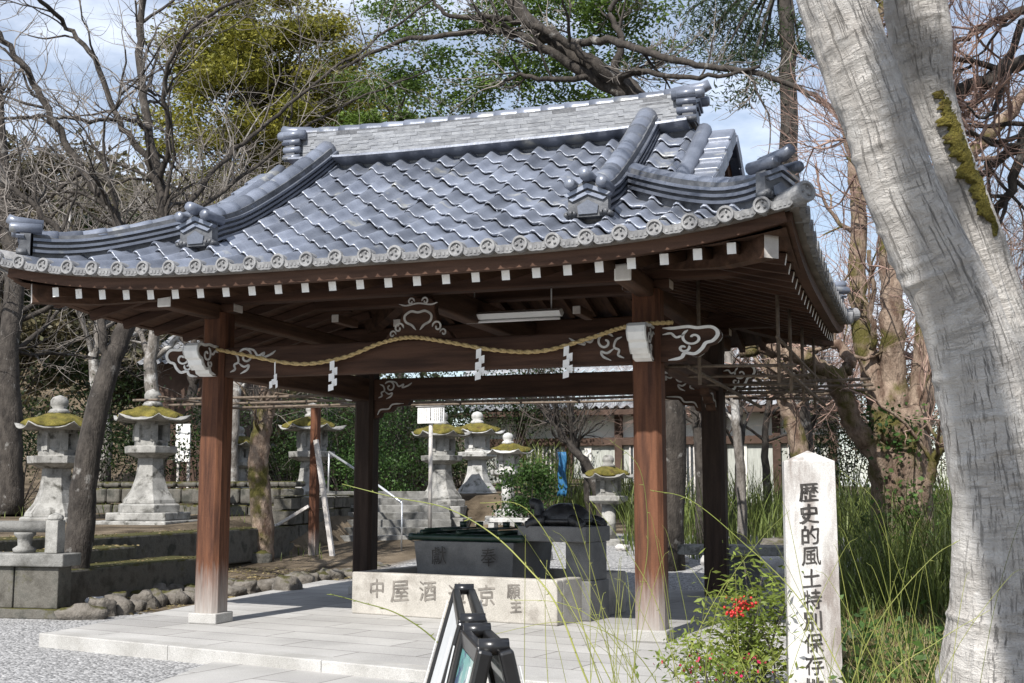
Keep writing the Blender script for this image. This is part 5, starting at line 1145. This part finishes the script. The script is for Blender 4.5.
# --- other trunks behind the pavilion
for pts, r0, r1, bark, lab in (([(262, 548, 21), (262, 520, 21), (258, 470, 21), (262, 430, 21), (268, 395, 21.2), (262, 350, 21.5), (258, 290, 22)], .24, .16, 'bark_moss', 'crooked mossy trunk behind the left front post'),
                               ([(232, 520, 23.5), (232, 430, 23.5), (236, 380, 23.8), (240, 300, 24)], .17, .12, 'bark_pale', 'pale trunk beside the crooked mossy trunk'),
                               ([(742, 530, 20), (741, 480, 20), (737, 430, 20), (734, 400, 20), (728, 350, 20.2)], .085, .065, 'bark_pale', 'thin pale trunk behind the right back post'),
                               ([(808, 520, 22), (803, 470, 22), (795, 430, 22), (783, 395, 22), (772, 360, 22), (760, 320, 22)], .19, .13, 'bark_moss', 'leaning green mossed trunk behind the hanging trellis'),
                               ([(604, 510, 27), (590, 470, 27), (572, 448, 27), (548, 415, 27), (520, 380, 27)], .12, .06, 'bark', 'dark leaning branchy trunk behind the turtle'),
                               ([(590, 510, 27.5), (585, 470, 27.5), (574, 440, 27.5), (568, 400, 27.5)], .09, .05, 'bark', 'dark upright stem beside the leaning trunk behind the turtle'),
                               ([(702, 500, 24), (700, 450, 24), (696, 405, 24), (692, 360, 24)], .13, .1, 'bark', 'dark straight trunk between the right posts'),
                               ([(12, 480, 22), (10, 420, 22), (8, 350, 22), (14, 280, 22.3), (2, 180, 22.5), (-8, 60, 22.5)], .30, .18, 'bark', 'thick dark trunk at the left edge')):
    t = Tree(int(pts[0][0])); q = PT(*pts); q[0][2] = min(q[0][2], gzs(q[0][0], q[0][1])+.02); P, rd = t.limb(q, r0, r1, 10, 6, .012)
    t.sprout(P, rd, 8 if bark != 'bark_pale' else 3, .9, 2, .5, up=.2); t.finish('tree', lab, q[0], bark, 'twig_dark')
# --- big pale trunk in the foreground
def big_trunk(mb, pts, radii, seed, n=88, k=34, amp=1.0):
    P = smooth(pts, k); K_ = len(P); rad = np.interp(np.linspace(0, 1, K_), np.linspace(0, 1, len(radii)), radii); r_ = np.random.default_rng(seed)
    T = np.gradient(P, axis=0); T /= np.linalg.norm(T, axis=1)[:, None]; A = np.cross(T, (0, 1, 0)); A /= np.linalg.norm(A, axis=1)[:, None]; B = np.cross(T, A)
    th = np.arange(n)*2*math.pi/n; h = np.r_[0, np.cumsum(np.linalg.norm(np.diff(P, axis=0), axis=1))]
    D = np.zeros((K_, n))
    for q in range(7): D += .018*math.cos(q)*np.sin((q % 3+1)*th[None, :]+r_.uniform(0, 6)+h[:, None]*r_.uniform(.3, 2.0))
    for q in range(60):       # sagging bark folds round the stem
        h0 = r_.uniform(0, h[-1]); t0 = r_.uniform(0, 6.28); wt = r_.uniform(.5, 1.4); dh = (h[:, None]-h0-.10*np.cos(th[None, :]-t0))/r_.uniform(.012, .030)
        ad = np.abs((th[None, :]-t0+math.pi) % (2*math.pi)-math.pi); D += .014*np.exp(-dh**2)*np.exp(-(ad/wt)**2)
    for q in range(16):
        t0 = r_.uniform(0, 6.28); h0 = r_.uniform(0, h[-1]); ad = np.abs((th[None, :]-t0+.25*np.sin(h[:, None]*2+q)+math.pi) % (2*math.pi)-math.pi)
        D -= .014*np.exp(-(ad/.09)**2)*np.exp(-((h[:, None]-h0)/.7)**2)
    for q in range(90):
        t0 = r_.uniform(0, 6.28); h0 = r_.uniform(0, h[-1]); ad = np.abs((th[None, :]-t0+math.pi) % (2*math.pi)-math.pi); sz_ = r_.uniform(.025, .10)
        D += r_.choice([-1, 1, 1])*.014*np.exp(-(ad/(sz_*3.5))**2)*np.exp(-((h[:, None]-h0)/sz_)**2)
    ro = rad[:, None]*(1+amp*D/.26)
    V = P[:, None, :]+ro[:, :, None]*(A[:, None, :]*np.cos(th)[None, :, None]+B[:, None, :]*np.sin(th)[None, :, None])
    mb.add(V, [(i*n+j, i*n+(j+1) % n, (i+1)*n+(j+1) % n, (i+1)*n+j) for i in range(K_-1) for j in range(n)], 0, True)
    mb.bark = np.stack([rad[:, None]*np.cos(th)[None, :], rad[:, None]*np.sin(th)[None, :], np.broadcast_to(h[:, None], (K_, n))], -1).reshape(-1, 3); return P, rad
def bark_coords(o, mb): a = o.data.attributes.new('bark', 'FLOAT_VECTOR', 'POINT'); a.data.foreach_set('vector', mb.bark.astype(np.float32).ravel())
D0 = 7.6
bt = thing('zelkova_tree', 'massive pale grey forked trunk leaning left at the right edge in the foreground', 'tree', atd(1010, 735, D0))
mb = MB(); P1, r1_ = big_trunk(mb, [atd(x, y, D0) for x, y in ((1030, 765), (1014, 690), (1010, 600), (1004, 500), (988, 400), (964, 315), (922, 225), (903, 180), (882, 116), (837, 0), (800, -110), (765, -220))], [.56, .45, .345, .30, .27, .235, .222, .222, .222, .235, .23, .21], 3)
bark_coords(mb.build('trunk', M['bark_grey'], bt), mb)
mb = MB(); D2 = D0+.42; P2, r2_ = big_trunk(mb, [atd(x, y, D2) for x, y in ((1110, 740), (1075, 560), (1040, 420), (1010, 315), (978, 225), (947, 150), (928, 95), (915, 40), (909, -10), (915, -110), (950, -200))], [.34, .27, .19, .13, .122, .118, .145, .19, .205, .19, .16], 8)
bark_coords(mb.build('fork', M['bark_grey'], bt), mb)
mm = MB(); sel = []
for i in range(len(P2)):
    pass
def moss_patch(mb, P, rad, i0, i1, ang0, w, seed):
    r_ = np.random.default_rng(seed); T = np.gradient(P, axis=0); rows = []; nn = 14
    for i in range(i0, i1):
        t_ = unit(T[i]); A = unit(np.cross(t_, (0, 1, 0))); B = np.cross(t_, A); f = math.sin(math.pi*(i-i0+.5)/(i1-i0))**.5
        row = []
        for q in np.linspace(-1, 1, nn):
            a = ang0+q*w*f*(1+.28*math.sin(i*.7+q*2)+.2*math.sin(i*1.9+q))+.15*math.sin(i*.43); e = 1-abs(q)**4; row.append(P[i]+(A*math.cos(a)+B*math.sin(a))*(rad[i]*1.02+.035*e*f-.02+r_.uniform(-.006, .010)))
        rows.append(row)
    k = len(rows); V = np.array(rows).reshape(-1, 3); mb.add(V, [(i*nn+j, i*nn+j+1, (i+1)*nn+j+1, (i+1)*nn+j) for i in range(k-1) for j in range(nn-1)], 0, True)
    return rows
# moss on the side of the fork that faces right
def right_angle(P, i):
    t_ = unit(np.gradient(P, axis=0)[i]); A = unit(np.cross(t_, (0, 1, 0))); B = np.cross(t_, A); v = np.array([.75, -.66, 0.]); return math.atan2(v@B, v@A)
i0 = int(np.argmin(np.linalg.norm(P2-atd(985, 240, D2), axis=1))); i1 = int(np.argmin(np.linalg.norm(P2-atd(930, 80, D2), axis=1)))
moss_patch(mm, P2, r2_, min(i0, i1), max(i0, i1), right_angle(P2, (i0+i1)//2), .75, 2); mm.build('moss', M['moss'], bt)
t = Tree(71)
for a in range(10):
    q = P1[-1-a*3] if a % 2 else P2[-1-a*3]; t.grow(q, unit([t.r.normal(0, .8), t.r.normal(-.2, .6), .8]), 2.2, .08, 3, up=.2)
t.wood.build('bough', M['bark_pale'], bt); t.twig.build('twigs', M['twig'], bt)
# --- unseen tree added behind the viewpoint to throw shade on the pale trunk
t = Tree(81); tgt = atd(926, 170, D0); dn = np.array([SUN_AZ[0], SUN_AZ[1], -te]); top = tgt-dn*(tgt[1]+2.6)/SUN_AZ[1]; b = np.array([top[0]+2.3, top[1]-.1, 0.0])
P, rd = t.limb([b, b*.6+top*.4+np.array([.1, 0, 0]), b*.25+top*.75, top, top+np.array([-.05, 0, .35])], .24, .19, 10, 6, .01)
for q in range(3): t.grow(P[-2-q*3], unit([t.r.normal(.5, .5), t.r.normal(-.6, .3), .6]), 1.8, .05, 2, up=.2)
t.finish('bare_tree', 'tall bare tree added behind the viewpoint to shade the pale trunk', b, 'bark', 'twig')
t = Tree(83); sh_ = lambda px, py: (lambda q: q-dn*(q[1]+3.4)/SUN_AZ[1])(atd(px, py, D2))  # second added tree, its bough laid out along the sun to shade the fork
l2 = [sh_(1230, 170), sh_(1050, 128), sh_(945, 104), sh_(904, 62), sh_(893, 0), sh_(892, -90)]; b = np.array([l2[0][0]+1.6, l2[0][1]-.2, 0.0])
P, rd = t.limb([b, b*.5+l2[0]*.5+np.array([.5, 0, 0]), l2[0]], .32, .20, 10, 6); Q, r2 = t.limb(l2, .12, .105, 9, 6); t.sprout(Q, r2, 3, 1.2, 2, .8)
t.finish('bare_tree', 'bare tree added behind the viewpoint, its long bough placed to shade the fork', b, 'bark', 'twig')
# --- branches of the tree at the right edge
t = Tree(72); Yr = 11.5; b = at(1120, 600, Yr); b[2] = 0
tk = [b, at(1110, 400, Yr), at(1095, 200, Yr), at(1080, 50, Yr), at(1060, -80, Yr)]
P, rd = t.limb(tk, .28, .18, 10, 6, .02)
for pts, a, bb in (([at(1100, 250, Yr), at(1060, 60, Yr), at(1024, 62, Yr), at(980, 80, Yr-.2), at(950, 96, Yr-.3), at(925, 96, Yr-.4)], .09, .05),
                   ([at(1090, 180, Yr), at(1040, 20, Yr), at(1000, 70, Yr), at(965, 115, Yr), at(930, 150, Yr)], .05, .02),
                   ([at(1105, 330, Yr), at(1050, 130, Yr), at(1015, 150, Yr), at(985, 170, Yr), at(960, 185, Yr)], .07, .03),
                   ([at(1105, 360, Yr), at(1040, 140, Yr), at(1010, 190, Yr), at(990, 230, Yr), at(985, 270, Yr)], .06, .03),
                   ([at(1080, 60, Yr), at(1030, 10, Yr), at(980, 30, Yr), at(940, 50, Yr)], .06, .02)):
    Q, r2 = t.limb(pts, a, bb, 7, 6, .015); t.sprout(Q, r2, 8, .9, 3, .4, up=.2)
t.finish('bare_tree', 'bare tree outside the right edge whose branches cross behind the pale trunk', b, 'bark', 'twig_red')

# ================================================================== THICKETS, SHRUBS, GRASS
def shrub(px, py, Y, r, h, n, leaf, seed, label, name='shrub', size=.09, group=None):
    r_ = np.random.default_rng(seed); c_ = at(px, py, Y); b = np.array([c_[0], c_[1], gzs(c_[0], c_[1])]); t = Tree(seed); cl = []
    for k in range(14):
        a = r_.uniform(0, 6.28); q = b+np.array([math.cos(a)*r*r_.uniform(.2, .9), math.sin(a)*r*r_.uniform(.2, .9), h*r_.uniform(.35, 1.0)]); cl.append(q); t.limb([b, (b+q)/2+r_.normal(0, .05, 3), q], .02, .006, 4, 3)
    o = thing(name, label, 'shrub', b, group); t.wood.build('stems', M['twig_dark'], o)
    quads('leaves', np.concatenate([leaf_quads([q], np.array([.22, .22, .17])*r*r_.uniform(.7, 1.4), int(n/14*r_.uniform(.5, 1.5)), size, r_=r_) for q in cl]), M[leaf], o)
for i, q in enumerate(((25, 440, 26, 2.2, 2.8, 5000, 'leaf_dark', 'dark shrub behind the moss capped lantern at the left'), (110, 440, 25, 1.7, 2.7, 4500, 'leaf_dark', 'dark evergreen shrub between the two left lanterns'), (200, 440, 27, 1.6, 2.6, 4000, 'leaf_dark', 'dark shrub behind the left front post'),
                       (290, 430, 33, 2.0, 3.0, 4500, 'leaf_dark', 'dark shrub above the stone stair left of the tall lantern'), (345, 440, 34, 1.9, 2.9, 5000, 'leaf_shrub', 'bright green shrub above the stone stair'), (405, 440, 35, 2.0, 3.2, 5000, 'leaf_shrub', 'green shrub left of the white notice board'),
                       (430, 440, 36, 2.2, 4.2, 5000, 'leaf_dark', 'dark tall shrub behind the white notice board'), (505, 440, 35, 2.0, 4.0, 5000, 'leaf_dark', 'dark tall shrub left of the hall wall'), (528, 490, 26.5, .75, 1.5, 2600, 'leaf_shrub', 'leafy green shrub behind the turtle head'),
                       (372, 520, 30, 1.2, 1.3, 2500, 'leaf_shrub', 'low shrub behind the stair top'), (460, 500, 32, 1.2, 1.2, 2200, 'leaf_dark', 'low dark shrub behind the middle lanterns'),
                       (850, 460, 33, 1.6, 3.2, 5000, 'leaf_dark', 'dark shrub at the right end of the hall left of the old mossy trunk'), (945, 460, 34, 2.2, 3.6, 5500, 'leaf_hill', 'olive shrub between the old mossy trunk and the pale trunk'), (890, 470, 38, 2.6, 3.4, 5500, 'leaf_hill', 'olive shrub directly behind the old mossy trunk'))):
    shrub(*q[:7], 200+i, q[7])
def blades(name, pts, hmin, hmax, lean, wdt, m, seed, seg=4, kind='stuff', droop=.5):
    r_ = np.random.default_rng(seed); V = []
    for p in pts:
        h = r_.uniform(hmin, hmax); a = r_.uniform(0, 6.28); ln = lean*r_.uniform(.3, 1.3)*h; d = np.array([math.cos(a), math.sin(a), 0]); sdv = np.array([-d[1], d[0], 0])*wdt*r_.uniform(.7, 1.3); prev = None
        bend = droop*r_.uniform(.3, 1.2)
        for s in range(seg+1):
            t_ = s/seg; q = np.array(p)+d*ln*t_**1.6+np.array([0, 0, h*(t_-bend*.5*t_**3)]); w2 = sdv*(1-.75*t_); cur = (q-w2, q+w2)
            if prev is not None: V.append((prev[0], prev[1], cur[1], cur[0]))
            prev = cur
    o = quads(name, np.array(V), M[m]); return tag(o, kind=kind) if kind else o
r_ = np.random.default_rng(77)
def patch(n, poly_px, Y0, Y1, keep=None):
    o = []
    while len(o) < n:
        Y = r_.uniform(Y0, Y1); px = r_.uniform(poly_px[0], poly_px[1]); q = at(px, 500, Y); q[2] = gzs(q[0], q[1])-.02; o.append(q)
    return o
blades('thicket', patch(3000, (625, 1000), 22.5, 33), .7, 1.9, .40, .014, 'cane_far', 1, 5, droop=.7)
blades('thicket', patch(1700, (830, 1060), 12.8, 17), .9, 2.0, .5, .009, 'cane_far', 2, 5, droop=.7)
blades('thicket', patch(500, (520, 640), 30, 34), .8, 1.9, .45, .018, 'cane_far', 6, 5, droop=.7)
blades('dry_grass', patch(3200, (840, 1080), 8.4, 13.5), .15, .55, .7, .005, 'dry', 3, 3)
blades('green_grass', patch(650, (835, 1080), 8.4, 12.5), .2, .7, .6, .005, 'cane_far', 4, 4)
blades('green_grass', patch(600, (0, 330), 21, 27), .15, .45, .6, .008, 'cane_far', 5, 4)
# low leafy plants by the big trunk
V = []
for k in range(60):
    q = at(r_.uniform(845, 1000), 600, r_.uniform(8.6, 12)); q[2] = gzs(q[0], q[1])+r_.uniform(.05, .35); V.append(leaf_quads([q], np.array([.12, .12, .08]), 40, .07, .5, r_))
tag(quads('ground_cover', np.concatenate(V), M['leaf_shrub']), kind='stuff')
# nandina with berries
bp0 = atd(748, 700, 8.6); bz = gzs(bp0[0], bp0[1]); nd = thing('nandina_bush', 'leafy nandina bush with red berries left of the inscribed pillar', 'bush', (bp0[0], bp0[1], bz)); t = Tree(91); cl = []
for k in range(17):
    px = 748+r_.normal(0, 30); py = r_.uniform(560, 650); q = atd(px, py, 8.6+r_.normal(0, .18)); b0 = np.array([bp0[0]+r_.normal(0, .12), bp0[1]+r_.normal(0, .12), bz]); P, rd = t.limb([b0, (b0*.5+q*.5)+r_.normal(0, .03, 3), q], .009, .004, 5, 5); cl += [P[-1], P[-3], P[len(P)//2]]
t.wood.build('stems', M['twig_dark'], nd)
quads('leaves', leaf_quads(cl, np.array([.12, .12, .06]), 3000, .060, .34, r_, flat=.5), M['leaf_nandina'], nd)
def berries(px, py, D, n, sp, rad, m, name, parent):
    mb = MB(); c_ = atd(px, py, D)
    for k in range(n):
        q = c_+r_.normal(0, 1, 3)*sp; mb.lathe([(.001, -rad), (rad*.7, -rad*.7), (rad, 0), (rad*.7, rad*.7), (.001, rad)], q, 7)
    return mb.build(name, m, parent)
berries(745, 604, 8.3, 46, np.array([.045, .045, .025]), .011, M['berry'], 'berry_cluster', nd); berries(736, 612, 8.3, 26, np.array([.025, .03, .015]), .011, M['berry'], 'berry_cluster', nd)
fp = atd(715, 690, 8.2); fb = thing('red_flowering_bush', 'low bush of crimson flowers below the nandina', 'bush', (fp[0], fp[1], 0)); t = Tree(92); cl = []
for k in range(12):
    q = atd(715+r_.normal(0, 20), 668+r_.normal(0, 6), 8.2+r_.normal(0, .1)); t.limb([fp*np.array([1, 1, 0]), q], .006, .003, 4, 3); cl.append(q)
t.wood.build('stems', M['twig_dark'], fb); quads('leaves', leaf_quads(cl, np.array([.10, .1, .05]), 600, .05, .4, r_), M['leaf_nandina'], fb)
quads('flowers', leaf_quads(cl, np.array([.05, .05, .015]), 70, .024, .9, r_), M['flower'], fb)
# long arching canes in the foreground
def cane(pts, D, r0, seed, label, parent=None):
    mb = MB(); q = [atd(px, py, d_) for (px, py), d_ in zip(pts, np.broadcast_to(D, len(pts)))]; P = smooth(q, 8); r0 = r0*.52; mb.tube(P, np.linspace(r0, r0*.35, len(P)), 5); rr = np.random.default_rng(seed)
    for i in range(3, len(P)-1, 3):       # buds and side twigs
        d = unit(P[i+1]-P[i]); s2 = unit(rr.normal(0, 1, 3)+d); mb.tube([P[i], P[i]+s2*rr.uniform(.012, .03)], [r0*.6, r0*.2], 4)
    return mb
kb_ = thing('kerria_bush', 'bright green arching canes sweeping up across the foreground', 'bush', (*atd(600, 760, 5.0)[:2], 0)); km = MB()
for pts, D, r0 in (([(640, 790), (588, 683), (557, 606), (526, 566), (491, 533), (446, 508), (393, 497), (342, 484)], np.linspace(5.0, 5.6, 8), .0095),
                   ([(520, 800), (468, 690), (440, 645), (400, 615), (360, 602), (330, 594)], 4.6, .008),
                   ([(640, 780), (600, 683), (575, 600), (550, 540), (520, 505), (480, 503)], 5.4, .007),
                   ([(660, 780), (600, 660), (560, 590), (540, 560)], 5.2, .006), ([(560, 790), (548, 683), (545, 600), (547, 560)], 5.3, .005),
                   ([(640, 790), (615, 683), (600, 600), (585, 545), (572, 500)], 5.4, .006), ([(690, 790), (640, 683), (600, 625), (560, 603), (510, 600)], 5.0, .005),
                   ([(690, 790), (660, 690), (620, 640), (560, 622), (470, 640)], 5.0, .005), ([(600, 790), (630, 690), (640, 600), (648, 540), (640, 470), (610, 440)], 5.6, .006),
                   ([(700, 800), (680, 690), (655, 600), (620, 540), (590, 500)], 5.3, .005), ([(830, 790), (850, 690), (880, 620), (930, 560), (960, 540)], 5.6, .007),
                   ([(900, 800), (850, 690), (800, 600), (740, 540), (690, 500), (650, 490)], 5.6, .007), ([(880, 800), (880, 690), (940, 640), (990, 610)], 5.6, .006),
                   ([(850, 800), (870, 690), (890, 600), (880, 510), (840, 470)], 5.8, .006), ([(720, 800), (705, 690), (720, 600), (760, 540), (790, 510)], 5.4, .005)):
    m_ = cane(pts, D, r0, int(pts[0][0]), ''); km.v += m_.v; km.f += [[i+km.n for i in f_] for f_ in m_.f]; km.m += m_.m; km.s += m_.s; km.n += m_.n
for k in range(60):
    px = r_.choice([r_.normal(600, 45), r_.normal(680, 40), r_.normal(880, 40)]); D = r_.uniform(4.8, 6.6); b0 = atd(px, 760, D); b0[2] = 0.0; tip = atd(px+r_.normal(-20, 70), r_.uniform(520, 660), D); md = b0*.45+tip*.55+np.array([0, 0, .12])
    P = smooth([b0, md, tip, tip+(tip-md)*.35-np.array([0, 0, .08])], 5); km.tube(P, np.linspace(.0022, .0008, len(P)), 3)
km.build('canes', M['cane'], kb_)
# moss and leaf litter strip left of the platform
V = []
for k in range(1400):
    q = np.array([r_.uniform(-12.5, -9.2), r_.uniform(12.8, 20), 0]); q[2] = gzs(q[0], q[1])+.015; V.append(q)
tag(quads('leaf_litter', leaf_quads(V, np.array([.05, .05, .004]), 3600, .055, .6, r_, flat=1.0), M['dry']), kind='stuff')
V = []
for x, y, z, a, b, h, nm in slabs:
    for k in range(70): V.append((x+r_.uniform(-a/2, a/2), y+r_.uniform(-b/2, b/2), z+h/2+.008))
tag(quads('leaf_litter', leaf_quads(V, np.array([.03, .03, .002]), 700, .05, .6, r_, flat=1.0), M['dry']), kind='stuff')
for i in range(9):
    x, y, z, a, b, h, nm = slabs[i % 4]; s_ = rnd.uniform(.08, .15); px_ = x+a/2+.05; py_ = y+rnd.uniform(-.9, .9)*b/2
    rock(px_, py_, z-h/2+s_*.4, s_*1.4, s_, s_, M['stone_moss'], 'small mossy stone lodged against the mossy granite steps', 'stones lodged on the mossy steps', 'rock', 300+i)
# far wooded hillside
hv = []
r_ = np.random.default_rng(123)
for k in range(420):
    Y = r_.uniform(52, 120); x = at(r_.uniform(-80, 430), 300, Y)[0]; z = gzs(x, Y); s = r_.uniform(1.6, 3.2); hv.append(leaf_quads([(x, Y, z+s*.9)], np.array([.5, .5, .55])*s, 170, .55, .7, r_))
tag(quads('hillside_wood', np.concatenate(hv), M['leaf_hill']), kind='stuff')
for o in bpy.data.objects:
    if '_org' in o: del o['_org']
